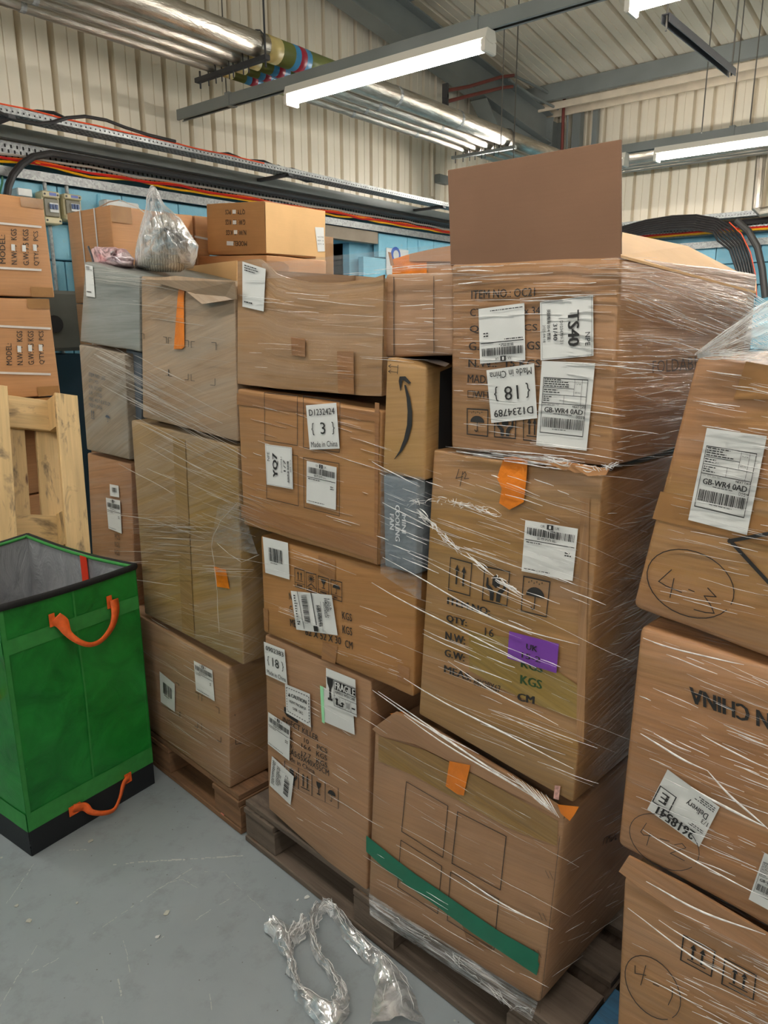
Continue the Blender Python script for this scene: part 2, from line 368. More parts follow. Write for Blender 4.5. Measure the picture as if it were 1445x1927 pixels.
# ---------------------------------------------------------------- cartons
def carton_mesh(P8, r=.006, bulge=.003, n=9, seed=0, top_open=False):
    """P8: front TL,TR,BR,BL and back TL,TR,BR,BL. A soft-edged box, faces a little out of true."""
    fTL, fTR, fBR, fBL, bTL, bTR, bBR, bBL = P8
    wd = ((fTR-fTL).length+(fBR-fBL).length)/2; ht = ((fTL-fBL).length+(fTR-fBR).length)/2; dp = ((bTL-fTL).length+(bBR-fBR).length)/2
    def tri(a, b, c):     # a right, b up, c back in 0..1
        f = (fBL*(1-a)+fBR*a)*(1-b)+(fTL*(1-a)+fTR*a)*b; k = (bBL*(1-a)+bBR*a)*(1-b)+(bTL*(1-a)+bTR*a)*b; return f*(1-c)+k*c
    S = (wd, ht, dp)
    def grid(L):
        e = r/L; return [0, e*.35, e]+[e+(1-2*e)*i/(n-1) for i in range(1, n-1)]+[1-e, 1-e*.35, 1]
    G = [grid(L) for L in S]; mb = MB(); axes = [(fTR-fTL).normalized(), (fTL-fBL).normalized(), (bTL-fTL).normalized()]
    for k, side in ((2, 0), (2, 1), (0, 0), (0, 1), (1, 1), (1, 0)):
        i0, i1 = [q for q in range(3) if q != k]; A, B = G[i0], G[i1]; vs = []
        for v in B:
            for u in A:
                p = [0, 0, 0]; p[i0] = u; p[i1] = v; p[k] = side
                m = [p[q]*S[q] for q in range(3)]; cl = [min(max(m[q], r), S[q]-r) for q in range(3)]
                d = Vector([m[q]-cl[q] for q in range(3)]); d = d.normalized()*r if d.length > 0 else d
                m = [cl[q]+d[q] for q in range(3)]; x = tri(*[m[q]/S[q] for q in range(3)])
                e = 4*u*(1-u)*4*v*(1-v); nz = noise.noise(Vector((u*2.3+seed*3.7, v*2.3+k*5, side*9+seed)))
                x = x+axes[k]*((1 if side else -1)*bulge*e*(.6+.8*nz))
                cr = noise.noise(x*9+Vector((seed, 0, 0)))*.0022; x = x+Z*cr*(1-e)
                vs.append(x)
        nu = len(A); fs = []; uvs = []
        for j in range(len(B)-1):
            for i in range(nu-1):
                f = [j*nu+i, j*nu+i+1, (j+1)*nu+i+1, (j+1)*nu+i]
                uu = [(A[i]*S[i0], B[j]*S[i1]), (A[i+1]*S[i0], B[j]*S[i1]), (A[i+1]*S[i0], B[j+1]*S[i1]), (A[i]*S[i0], B[j+1]*S[i1])]
                if k == 0: uu = [(q[1], q[0]) for q in uu]
                uu = [(q[0]+seed*1.31+k*3, q[1]+seed*.77) for q in uu]
                flip = (k == 2 and side == 1) or (k == 0 and side == 0) or (k == 1 and side == 0)
                if k == 1: flip = not flip; 
                if k == 0: flip = not flip
                if flip: f = f[::-1]; uu = uu[::-1]
                fs.append(f); uvs.append(uu)
        mb.add(vs, fs, uvs)
    # weld
    return mb
CN = [0]
class Box: pass
class FacePl(Pl):
    # plane of a carton's front that follows its slight bulge
    def __init__(s, n, c, q, bulge, seed):
        Pl.__init__(s, n, c); s.q = q; s.bulge = bulge; s.seed = seed
        (x0, y0), (x1, y1), (x2, y2), (x3, y3) = q; f = homog(q); e = 1e-3
        H = Matrix(((0,)*3,)*3)
        sx = x0-x1+x2-x3; sy = y0-y1+y2-y3; dx1 = x1-x2; dx2 = x3-x2; dy1 = y1-y2; dy2 = y3-y2
        den = dx1*dy2-dx2*dy1; g = (sx*dy2-dx2*sy)/den; h = (dx1*sy-sx*dy1)/den
        s.inv = Matrix(((x1-x0+g*x1, x3-x0+h*x3, x0), (y1-y0+g*y1, y3-y0+h*y3, y0), (g, h, 1))).inverted()
    def at(s, p, off=0.0):
        w_ = s.inv @ Vector((p[0], p[1], 1)); u = min(1, max(0, w_.x/w_.z)); v = min(1, max(0, 1-w_.y/w_.z))
        e = 4*u*(1-u)*4*v*(1-v); nz = noise.noise(Vector((u*2.3+s.seed*3.7, v*2.3+10, s.seed)))
        return Pl.at(s, p, off-s.bulge*e*(.6+.8*nz))
def carton(label, q, off=0.0, dep=.4, mat=None, group=None, bulge=.003, pl=None, back=None, name='carton', cat='carton', r=.006, tape=True, dz=0.0):
    """q: the four corners of the front face where its plane meets the sight lines (TL,TR,BR,BL)"""
    CN[0] += 1; pl = pl or Pl(N, C0+off); b = Box(); b.pl = pl; b.q = q; b.dep = dep
    f = [pl.at(p) for p in q]; n = back or Vector(pl.n); b.f = f; b.n = n
    bk = [x+n*dep+Z*dz for x in f]; mb = carton_mesh(f+bk, r, bulge, seed=CN[0])
    base = (f[2]+f[3]+bk[2]+bk[3])/4; base.z = min(f[2].z, f[3].z, bk[2].z, bk[3].z)
    b.o = mb.build(name, mat or card('carton_film'), None, smooth=True, origin=base); tag(b.o, label, cat, group)
    b.bulge = bulge; b.off = -.0036; b.pl = FacePl(pl.n, pl.c, q, bulge, CN[0])
    sd = pl  # right side plane
    sn = (f[1]-f[0]).normalized(); sn = (sn-n*sn.dot(n)).normalized(); sn = Vector((sn.x, sn.y, 0)).normalized()
    b.side = Pl(-sn, (-sn).dot(f[1]+f[2])/2)
    return b
def squares(b, c, quads, w=.018, mat=None):
    P = Print(b.pl, b.off+.001)
    for q in quads: P.frame(homog(c(*q)), w=w)
    P.build('printed_frame', mat or ink, b.o)
# film bits: white strands (creases with highlights painted in) and sheets, per pallet load
class Wrap:
    def __init__(s, label, loc, name='stretch_wrap'):
        s.root = empty(name, loc, label, 'stretch wrap'); s.mb = MB()
    def strand(s, pl, p0, p1, w=1.6, off=-.012, sag=0.0, seg=5):
        pts = []; dx, dy = p1[0]-p0[0], p1[1]-p0[1]; L = math.hypot(dx, dy) or 1; ph = rnd.random()*6
        for k in range(seg+1):
            t = k/seg; wv = math.sin(t*math.pi)*sag+math.sin(t*7+ph)*L*.006
            pts.append((p0[0]+dx*t-dy/L*wv, p0[1]+dy*t+dx/L*wv))
        vs = []
        for k, p in enumerate(pts):
            ww = w*(.25+.75*math.sin(math.pi*(k+.4)/(seg+.8))); nx, ny = -dy/L*ww/2, dx/L*ww/2
            vs += [pl.at((p[0]+nx, p[1]+ny), off), pl.at(p, off-.0018), pl.at((p[0]-nx, p[1]-ny), off)]
        s.mb.add(vs, [f for k in range(seg) for f in ((3*k, 3*k+1, 3*k+4, 3*k+3), (3*k+1, 3*k+2, 3*k+5, 3*k+4))])
    def many(s, pl, quad, n, slope, ln=(20, 120), w=(.5, 2.0), off=-.012, jit=.06, seed=1):
        H = homog(quad); r = random.Random(seed)
        for _ in range(int(n*.72)):
            x, y = H(r.random(), r.random()); L = r.uniform(*ln)*r.uniform(.4, 1); sl = slope(x, y) if callable(slope) else slope
            sl += r.uniform(-jit, jit); c = 1/math.hypot(1, sl); s.strand(pl, (x, y), (x+L*c, y+L*c*sl), (.3+w[1]*r.random()**2)*.9, off, r.uniform(-1, 1)*L*.01)
    def skin(s, pl, quad, mat, off=-.015, nx=10, ny=8, amp=.01, name='film_sheet', bul=0.0):
        H = homog(quad); mb = MB(); vs = []; uvv = []
        for j in range(ny+1):
            for i in range(nx+1):
                u, v = i/nx, j/ny; a = amp*noise.noise(Vector((u*4+quad[0][0], v*6, 1.3)))-bul*math.sin(u*math.pi)*math.sin(v*math.pi)
                vs.append(pl.at(H(u, v), off+a)); uvv.append((u, v))
        fs = [[j*(nx+1)+i, j*(nx+1)+i+1, (j+1)*(nx+1)+i+1, (j+1)*(nx+1)+i] for j in range(ny) for i in range(nx)]
        mb.add(vs, fs, [[uvv[i] for i in f] for f in fs]); return mb.build(name, mat, s.root, smooth=True)
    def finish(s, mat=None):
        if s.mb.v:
            o = s.mb.build('film_crease_glints', mat or crease_glint, s.root, smooth=True); o['kind'] = 'stuff'
exec_parts = []
# ================================================================= SETTING
YW = 4.75; XW = 8.85; XB = -6.0; YB = -7.0
def roof_z(X): return 4.05+.13*(XW-X)
t = NT('grey_floor_paint'); v = t.coord('Object'); f1 = t.noise(v, 1.3, 5, .6); f2 = t.noise(v, 14, 5, .7)
c = t.mix(t.ramp(f1, .35, .7), srgb(136, 144, 147), srgb(152, 160, 163)); c = t.mix(t.mul(t.ramp(f2, .52, .75), .35), c, srgb(96, 98, 94))
dust = t.noise(t.coord('Object', (1, 1, 1)), 3.1, 6, .75); c = t.mix(t.mul(t.ramp(dust, .55, .8), .3), c, srgb(150, 148, 140))
sp = t.n('ShaderNodeTexVoronoi', Scale=26); t.l(v, sp.inputs['Vector'])
c = t.mix(t.mul(t.ramp(sp.outputs['Distance'], .035, .06, (1, 1, 1, 1), (0, 0, 0, 1)), .8), c, srgb(84, 80, 72))
sp = t.n('ShaderNodeTexVoronoi', Scale=7.3); t.l(v, sp.inputs['Vector'])
c = t.mix(t.ramp(sp.outputs['Distance'], .022, .034, (1, 1, 1, 1), (0, 0, 0, 1)), c, srgb(176, 174, 164))
for rot, sc_, th in ((.25, (1.1, 30, 1), .76), (1.25, (1.4, 34, 1), .775), (-.6, (.9, 26, 1), .78)):
    s_ = t.noise(t.coord('Object', sc_, rot), 1, 2, .5, .3); c = t.mix(t.mul(t.ramp(s_, th, th+.03), .6), c, srgb(172, 174, 172))
t.l(c, t.p.inputs['Base Color']); t.l(t.ramp(f2, .3, .8, (.42, .42, .42, 1), (.62, .62, .62, 1)), t.p.inputs['Roughness']); t.l(t.bump(f2, .15, .004), t.p.inputs['Normal'])
floor_m = t.m
mb = MB(); mb.box(((XB+XW)/2, (YB+YW)/2, -.05), (XW-XB)/2+.3, (YW-YB)/2+.3, .05); mb.build('floor', floor_m)['kind'] = 'structure'
clad_m = plain('cream_steel', srgb(234, 224, 204), .38, var=.05, scale=1.5, spec=.4)
t = NT('blue_painted_block'); v = t.coord('Object'); f1 = t.noise(v, 3, 5, .6)
c = t.mix(t.ramp(f1, .35, .7), srgb(122, 186, 210), srgb(148, 208, 228)); c = t.mix(t.mul(t.ramp(t.noise(v, 11, 6, .8), .58, .7), .45), c, srgb(170, 178, 172)); t.l(c, t.p.inputs['Base Color'])
t.p.inputs['Roughness'].default_value = .5; t.l(t.bump(t.noise(v, 60, 4), .5, .004), t.p.inputs['Normal']); blue_m = t.m
mortar_m = plain('blue_painted_mortar', srgb(120, 176, 198), .6)
steel_m = plain('grey_painted_steel', srgb(126, 131, 129), .45, var=.1, scale=3); dark_steel = plain('dark_steel', srgb(60, 60, 62), .5)
t = NT('galvanised_steel'); v = t.coord('Object'); vo = t.n('ShaderNodeTexVoronoi', Scale=75); t.l(v, vo.inputs['Vector'])
t.l(t.mix(vo.outputs['Color'], srgb(126, 128, 128), srgb(176, 178, 176)), t.p.inputs['Base Color']); t.p.inputs['Metallic'].default_value = .35; t.p.inputs['Roughness'].default_value = .45; galv = t.m
rod_m = plain('rod_steel', srgb(110, 106, 100), .4, .6)
mb = MB(); GP0 = Pl(Z, .0004); r_ = random.Random(3)
for pts, w_ in ((((205, 1628), (260, 1622), (330, 1618), (400, 1614), (460, 1610)), 3), (((175, 1757), (240, 1712), (300, 1672), (362, 1634)), 1.6), (((362, 1735), (400, 1710), (440, 1687)), 1.8), (((0, 1895), (25, 1850), (70, 1778)), 1.6), (((232, 1770), (240, 1800), (245, 1838)), 2), (((222, 1842), (228, 1870), (225, 1880)), 4), (((12, 1700), (40, 1660), (64, 1626)), 1.4), (((130, 1600), (165, 1598)), 2),
                 (((190, 1905), (195, 1927)), 3), (((320, 1660), (345, 1655), (372, 1672)), 1.2), (((420, 1640), (470, 1690), (500, 1716)), 1.2), (((60, 1830), (95, 1812), (120, 1798)), 1.4), (((395, 1870), (398, 1900)), 2), (((270, 1790), (310, 1760)), 1.6), (((385, 1640), (440, 1642)), 1.2)):
    for (a, b), (c, d) in zip(pts, pts[1:]):
        L = math.hypot(c-a, d-b); n_ = max(2, int(L/7))
        for k in range(n_):
            if r_.random() < .25: continue
            t0, t1 = k/n_, (k+r_.uniform(.6, 1.1))/n_; wv = w_*r_.uniform(.25, .6); j = r_.uniform(-.8, .8); nx, ny = -(d-b)/L, (c-a)/L
            mb.add([GP0.at((a+(c-a)*t+nx*(wv*s_+j), b+(d-b)*t+ny*(wv*s_+j))) for t, s_ in ((t0, 1), (t1, .7), (t1, -.7), (t0, -1))], [(0, 1, 2, 3)])
sm_ = mb.build('scratch_marks', plain('pale_scuff', srgb(176, 178, 174), .6), bpy.data.objects['floor']); sm_['kind'] = 'stuff'
# shell of the room: plain backing walls, blocks and cladding sheets in front of them where the camera can see
def wall(name, c, h, m): 
    mb = MB(); mb.box(c, *h); o = mb.build(name, m); o['kind'] = 'structure'; return o
mb = MB()   # left wall backing with the doorway left open
for (x0, x1, z0, z1) in ((XB, 4.55, 0, 2.42), (4.55, 5.39, 2.31, 2.42), (5.39, XW, 0, 2.42), (XB, XW, 2.42, 6.2)):
    mb.box(((x0+x1)/2, YW+.17, (z0+z1)/2), (x1-x0)/2, .1, (z1-z0)/2)
wl = mb.build('wall_left', mortar_m); wl['kind'] = 'structure'
wf = wall('wall_far', (XW+.17, (YB+YW)/2, 2.1), (.1, (YW-YB)/2+.3, 2.1), mortar_m)
pale = plain('pale_wall_paint', srgb(200, 200, 192), .6)
wall('wall_back', (XB-.1, (YB+YW)/2, 3.1), (.1, (YW-YB)/2+.3, 3.1), pale); wall('wall_right', ((XB+XW)/2, YB-.1, 3.1), ((XW-XB)/2+.3, .1, 3.1), pale)
# doorway recess and lintel
mb = MB(); mb.box((4.97, YW+.62, 1.15), .5, .02, 1.2); mb.box((5.42, YW+.4, 1.15), .03, .25, 1.2); mb.box((4.53, YW+.4, 1.15), .03, .25, 1.2); mb.box((4.97, YW+.4, 2.36), .5, .25, .04)
do = mb.build('door_1', plain('blue_door_paint', srgb(84, 138, 168), .45)); do['kind'] = 'structure'
mb = MB(); mb.box((5.05, YW-.005, 2.365), .62, .04, .052); mb.build('trim_1', plain('bare_lintel', srgb(150, 136, 118), .7))['kind'] = 'structure'
# blocks
def blocks(par, axis):
    me = None
    for row in range(6):
        z = 2.42-.1125-row*.225; k = 0; x = (1.2 if axis == 'x' else -.6)+(row % 2)*.225
        while x < (XW if axis == 'x' else YW):
            x1 = x+.45
            if not (axis == 'x' and x1 > 4.56 and x < 5.38) and x1 < (XW if axis == 'x' else YW)+.01:
                if me is None:
                    mb = MB(); mb.box((0, 0, 0), .2205, .03, .108, ch=.006)
                    c = (x+.225, YW+.005, z); o = mb.build('concrete_block', blue_m, None, origin=(0, 0, 0)); me = o.data
                else: o = bpy.data.objects.new('concrete_block', me); COL.objects.link(o)
                o.parent = par; P0 = ORI[par]
                if axis == 'x': o.location = Vector((x+.225, YW+.005, z))-P0
                else: o.location = Vector((XW+.005, x+.225, z))-P0; o.rotation_euler = (0, 0, math.pi/2)
            x = x1
blocks(wl, 'x'); blocks(wf, 'y')
# corrugated cladding: one sheet a metre wide; profile of pans and ribs
PROF = [(0, 0), (.072, 0), (.076, .007), (.080, 0), (.148, 0), (.156, .062), (.184, .062), (.192, 0), (.2, 0)]
def cladding(par, name, x0, n, fn, width=1.0):
    for k in range(n):
        mb = MB(); pts = []
        for i in range(5):
            for (a, b) in PROF[:-1]: pts.append((x0+k*width+i*.2+a, b))
        pts.append((x0+(k+1)*width+.012, -.001)); lo = [fn(a, b, 0) for a, b in pts]; hi = [fn(a, b, 1) for a, b in pts]
        vs = [p for p in lo]+[p for p in hi]; m = len(lo)
        mb.add(vs, [[i, i+1, m+i+1, m+i] for i in range(m-1)]); mb.build(name, clad_m, par)
cladding(wl, 'cladding_sheet', -1.15, 10, lambda a, b, t_: Vector((a, YW-.01+b, (2.6 if not t_ else min(roof_z(a)+.02, 6)))))
cladding(wf, 'cladding_sheet', -2.25, 7, lambda a, b, t_: Vector((XW-.01+b, a, 2.6 if not t_ else 4.12)))
cl = empty('ceiling', (0, 0, 4.05)); cl['kind'] = 'structure'
cladding(cl, 'roof_sheet', -7.25, 12, lambda a, b, t_: Vector(((XW+.1) if not t_ else XB, a, roof_z((XW+.1) if not t_ else XB)+b-.0)))
# steel frame
frame_root = empty('steel_frame', (8.6, 4.5, 0)); frame_root['kind'] = 'structure'
def rz(X): return 3.96+.13*(8.17-X)
mb = MB(); x0, x1 = 1.5, 8.5
for (h0, h1, y0, y1) in ((0, .014, 4.41, 4.59), (-.30, -.286, 4.41, 4.59), (-.286, 0, 4.494, 4.506)):
    mb.prism([(x0, y0, rz(x0)+h0), (x1, y0, rz(x1)+h0), (x1, y0, rz(x1)+h1), (x0, y0, rz(x0)+h1)], Vector((0, y1-y0, 0)))
mb.build('rafter', steel_m, frame_root)
mb = MB(); mb.prism([(7.05, 4.494, 3.78), (8.5, 4.494, 3.62), (8.5, 4.494, 3.08), (7.42, 4.494, 3.50)], Vector((0, .012, 0)))
mb.prism([(7.05, 4.41, 3.80), (7.42, 4.41, 3.50), (8.5, 4.41, 3.08), (8.5, 4.41, 3.065), (7.41, 4.41, 3.485), (7.03, 4.41, 3.79)], Vector((0, .18, 0)))
mb.build('haunch', steel_m, frame_root)
mb = MB()
for (a, b, c_, d) in ((8.5, 8.514, 4.41, 4.59), (8.786, 8.8, 4.41, 4.59), (8.5, 8.8, 4.494, 4.506)): mb.box(((a+b)/2, (c_+d)/2, 1.95), (b-a)/2, (d-c_)/2, 1.95)
for z in (3.75, 3.6, 3.3): mb.box((8.49, 4.44, z), .012, .012, .012); mb.box((8.49, 4.56, z), .012, .012, .012)
mb.build('column', steel_m, frame_root)
for k, X in enumerate((8.16, 5.75, 3.3, .9, -1.5)):
    zt = roof_z(X)-.005; mb = MB()
    prof = [(0, 0), (.065, 0), (.065, -.02), (.062, -.02), (.062, -.003), (.003, -.003), (.003, -.157), (.062, -.157), (.062, -.14), (.065, -.14), (.065, -.16), (0, -.16)]
    mb.prism([(X+a-.03, YB, zt+b) for a, b in prof][::-1], Vector((0, YW-YB, 0))); mb.build('purlin', steel_m, frame_root)
mb = MB(); mb.box((8.62, -1, 3.98), .012, 5.7, .055); mb.box((8.3, -1, 3.955), .012, 5.5, .035); mb.build('eaves_trim', plain('cream_trim', srgb(220, 205, 182), .5), frame_root)
mb = MB(); mb.box((8.72, 4.2, 2), .05, .05, 2); mb.box((8.72, 3.98, 2), .03, .03, 2); mb.build('side_rail', steel_m, frame_root)
mb = MB(); mb.box((4, 4.64, 2.655), 4.8, .004, .03); mb.box((4, 4.67, 2.688), 4.8, .03, .003); mb.box((4, 4.67, 2.627), 4.8, .03, .003); mb.build('wall_rail', steel_m, frame_root)
# ---------------------------------------------------------------- trays, conduit and cables along the walls
def tray(label, a, b, wdir, width, lip, under=True, pitch=.03):
    """perforated tray from a to b: floor plate, lips and a row of slots as raised dark inlays"""
    a = Vector(a); b = Vector(b); L = (b-a).length; t_ = (b-a)/L; wd = Vector(wdir).normalized()
    root = empty('cable_tray', (a+b)/2, label, 'cable tray')
    mb = MB(); mid = (a+b)/2; mb.box(mid+wd*width/2, L/2, width/2, .0012, t_, wd, Z); mb.build('tray_plate', galv, root)
    for s_ in (0, 1):
        mb = MB(); mb.box(mid+wd*width*s_+Z*lip/2, L/2, .0012, lip/2, t_, wd, Z); mb.box(mid+wd*(width*s_+(.006 if s_ == 0 else -.006))+Z*lip, L/2, .006, .001, t_, wd, Z); mb.build('lip', galv, root)
    mb = MB(); n = int(L/pitch)
    for k in range(n):
        p = a+t_*(k+.5)*pitch
        mb.box(p-wd*.0016+Z*lip*.4, .004, .0008, .004, t_, wd, Z)
        for j in range(3): mb.box(p+wd*width*(.25+.25*j)-Z*.0018, .007, .0028, .0008, t_, wd, Z)
    o = mb.build('slot_holes', plain('slot_black', srgb(30, 30, 30), .8), root); o['kind'] = 'stuff'
    return root
tr = tray('galvanised perforated cable tray along the gable wall, uppermost, black cables on it', (.9, 4.3, 2.668), (8.3, 4.3, 2.668), (0, 1, 0), .14, .033)
for X in (4.15, 6.15, 2.1):
    mb = MB(); mb.box((X, 4.53, 2.655), .02, .24, .01); mb.box((X, 4.3, 2.648), .02, .02, .006); mb.build('bracket', dark_steel, tr)
tray('galvanised perforated cable tray on the far wall above the open carton', (8.6, -.5, 2.64), (8.6, 4.2, 2.64), (1, 0, 0), .14, .05)
def vtray(label, c, hx, hy, hz, ax, nrm):
    root = empty('cable_tray', c, label, 'cable tray'); mb = MB(); c = Vector(c); mb.box(c, hx, .0015, hz, ax, nrm, Z); mb.build('tray_plate', galv, root)
    mb = MB(); n = int(2*hx/.036)
    for k in range(n):
        for j in range(3):
            mb.box(c+ax*(-hx+(k+.5+.5*(j % 2))*.036)-nrm*.002+Z*(-.028+j*.028), .005, .0008, .009, ax, nrm, Z)
    o = mb.build('slot_holes', plain('slot_black', srgb(30, 30, 30), .8), root); o['kind'] = 'stuff'; return root
X1 = Vector((1, 0, 0)); Y1 = Vector((0, 1, 0))
vtray('upright slotted tray plate behind the black conduit and coloured cables on the gable wall', (4.9, 4.70, 2.565), 3.9, 0, .055, X1, Y1)
vtray('upright slotted tray plate behind the coloured cables on the far wall', (8.80, 1.9, 2.55), 2.4, 0, .05, Y1, X1)
def bar(name, label, cat, mb, mat): return tag(mb.build(name, mat), label, cat)
mb = MB(); mb.box((5.2, 4.68, 2.448), 3.55, .0015, .027); mb.box((5.2, 4.70, 2.475), 3.55, .02, .0015)
bar('trunking_plate', 'mottled galvanised steel strip under the coloured cables, top of the blue wall', 'trunking', mb, galv)
mb = MB(); mb.box((8.77, 1.9, 2.40), .0015, 2.4, .035); bar('trunking_plate', 'galvanised strip under the cables on the far wall behind the open carton', 'trunking', mb, galv)
def wig(a, b, amp, n, seed, r, zoff=0):
    a = Vector(a); b = Vector(b); out = []
    for k in range(n+1):
        p = a.lerp(b, k/n); out.append(p+Vector((0, amp*.6*noise.noise(Vector((k*.35, seed, 0))), amp*noise.noise(Vector((k*.35, seed, 5))))))
    return out
black_pvc = plain('black_cable', srgb(46, 44, 44), .4)
mb = MB(); P = PY(4.62)
pts = [P.at(p) for p in ((12, 375), (16, 350), (24, 330), (40, 310), (62, 295), (95, 289), (150, 298), (240, 314))]+[Vector((x, 4.63, 2.585)) for x in (3.6, 4.5, 6, 7.5, 8.6)]
mb.tube(pts, .021, 10); bar('conduit', 'thick black corrugated conduit bending down beside the left cartons', 'conduit', mb, black_pvc)
for nm, lab, col, z, yy, sd in (('cable', 'red cable in the coloured bunch along the gable wall', srgb(196, 30, 26), 2.512, 4.655, 1), ('cable', 'yellow cable in the coloured bunch along the gable wall', srgb(232, 170, 20), 2.500, 4.665, 2),
                                ('cable', 'orange cable in the coloured bunch along the gable wall', srgb(232, 100, 40), 2.520, 4.67, 3), ('cable', 'pale grey cable above the coloured bunch along the gable wall', srgb(170, 160, 148), 2.54, 4.66, 4)):
    mb = MB(); mb.tube(wig((1.6, yy, z), (8.5, yy, z), .022, 60, sd, 0), .0075, 6); bar(nm, lab, 'cable', mb, plain('cable_%d' % sd, col, .4, var=.05))
for k, (lab, z, yy, r) in enumerate((('black cable lying highest on the upper gable tray', 2.715, 4.36, .010), ('black cable along the front lip of the upper gable tray', 2.70, 4.33, .008), ('thick black cable at the back of the upper gable tray', 2.70, 4.4, .014))):
    mb = MB(); p = wig((.9, yy, z), (4.6+k*.3, yy, z-.012), .05, 40, 20+k, 0); mb.tube(p, r, 6); bar('cable', lab, 'cable', mb, black_pvc)
mb = MB(); mb.tube(wig((.9, 4.292, 2.71), (3.9, 4.296, 2.695), .012, 30, 30, 0), .0045, 6); bar('cable', 'thin orange cable on the front lip of the upper gable tray', 'cable', mb, plain('orange_cable', srgb(226, 84, 48), .4))
mb = MB(); p = PY(4.29); mb.tube([p.at(q) for q in ((-10, 200), (0, 212), (30, 226), (70, 233), (100, 230), (125, 222), (160, 219), (200, 226), (236, 240), (280, 254), (330, 266))], .010, 8); bar('cable', 'loose black cable looping over the upper gable tray lip', 'cable', mb, black_pvc)
mb = MB(); mb.tube([PY(4.7).at(q) for q in ((2, 300), (5, 320), (4, 345), (-4, 375))], .006, 6); bar('cable', 'green earth cable at the left end of the gable wall', 'cable', mb, plain('green_cable', srgb(40, 110, 70), .4))
# far wall cables: bundle arcing down
arc = ((1168, 428), (1215, 415), (1265, 407), (1310, 405), (1350, 412), (1378, 428), (1400, 455), (1412, 490), (1418, 520), (1420, 560))
for k in range(7):
    mb = MB(); dx, dy = -4.5*k, 4.2*k; X = 8.5-.02*k
    pts = [PX(X).at((x+(dx if i > 4 else dx*.3), y+(dy if i < 6 else dy*.6))) for i, (x, y) in enumerate(arc)]
    mb.tube(pts, .012, 6); bar('cable', 'black cable in the bundle arching down the far wall, ' + ['outermost', 'second from outside', 'third from outside', 'middle one', 'third from inside', 'second from inside', 'innermost'][k], 'cable', mb, black_pvc)['group'] = 'black cables arching down the far wall'
mb = MB(); mb.tube([PX(8.4).at(q) for q in ((1372, 418), (1395, 440), (1412, 475), (1421, 515), (1424, 560))], .006, 6); bar('cable', 'thin orange cable in the arching bundle on the far wall', 'cable', mb, plain('orange_cable', srgb(226, 84, 48), .4))
mb = MB(); mb.tube([PX(8.45).at(q) for q in ((1385, 415), (1408, 435), (1425, 465), (1434, 505), (1440, 560))], .034, 10); bar('conduit', 'fat grey-black conduit outermost of the arching bundle', 'conduit', mb, plain('grey_conduit', srgb(60, 58, 56), .5))
for k, (lab, col, z) in enumerate((('red cable running along the far wall tray', srgb(196, 40, 30), 2.535), ('yellow cable running along the far wall tray', srgb(230, 170, 30), 2.52), ('thick black cable running along the far wall tray', srgb(44, 42, 42), 2.6))):
    mb = MB(); mb.tube([(8.74, -.3+i*.25, z+.012*noise.noise(Vector((i*.5, k, 0)))) for i in range(19)], .014 if k < 2 else .03, 6); bar('cable', lab, 'cable', mb, plain('fcable_%d' % k, col, .4))
# ---------------------------------------------------------------- pipes
t = NT('foil_lagging'); v = t.coord('UV', (1.2, 12, 1)); n1 = t.noise(v, 4, 5, .7, .4)
t.l(t.mix(t.ramp(n1, .3, .7), srgb(150, 138, 120), srgb(205, 200, 190)), t.p.inputs['Base Color']); t.p.inputs['Metallic'].default_value = .85; t.p.inputs['Roughness'].default_value = .3; t.l(t.bump(n1, .6, .01), t.p.inputs['Normal']); foil = t.m
olive = plain('green_band_paint', srgb(112, 120, 62), .4); bluep = plain('blue_band_paint', srgb(70, 150, 200), .4); redp = plain('red_band_paint', srgb(170, 40, 60), .4); creamp = plain('cream_band_paint', srgb(216, 196, 130), .4)
PIPES = [(4.08, .030, 3.128), (3.95, .030, 3.13), (3.83, .040, 3.139), (3.66, .069, 3.167)]
PL_ = ['thinnest foil-lagged pipe, nearest the gable wall, hung from the roof', 'second foil-lagged pipe from the gable wall, hung from the roof', 'third foil-lagged pipe from the gable wall, hung from the roof', 'fattest foil-lagged pipe, farthest from the gable wall, hung from the roof']
for k, (Y, r, z) in enumerate(PIPES):
    root = empty('lagged_pipe', (4, Y, z), PL_[k], 'pipe', 'foil lagged pipes under the roof')
    mb = MB(); xe = 8.0-.13*k
    mb.tube([(-1.0+i*.4, Y, z+.004*noise.noise(Vector((i, k, 0)))) for i in range(21)]+[(xe-.1, Y, z), (xe+.0, Y-.06, z), (xe+.04, Y-.25, z), (xe+.04, 1.5, z), (xe+.04, -1.5, z)], r, 14); mb.build('foil_lagging', foil, root, smooth=True)
    rr = r+.002; x = 3.36+.0*k
    for (nm, m_, a, b) in (('green_band', olive, .10, .62), ('cream_band', creamp, .0, .1), ('blue_band', bluep, .2, .34), ('red_band', redp, .245, .295)):
        e = {'green_band': 0, 'cream_band': .0008, 'blue_band': .001, 'red_band': .002}[nm]
        mb = MB(); mb.tube([(x+a, Y, z), (x+b, Y, z)], rr+e, 18); mb.build(nm, m_, root, smooth=True)
    for xx in (2.1, 4.6, 5.4):
        mb = MB(); mb.tube([(xx, Y, z), (xx+.03, Y, z)], rr, 14); mb.build('band', galv, root)
def rod(a, b, r=.005): mb = MB(); mb.tube([a, b], r, 6); return mb
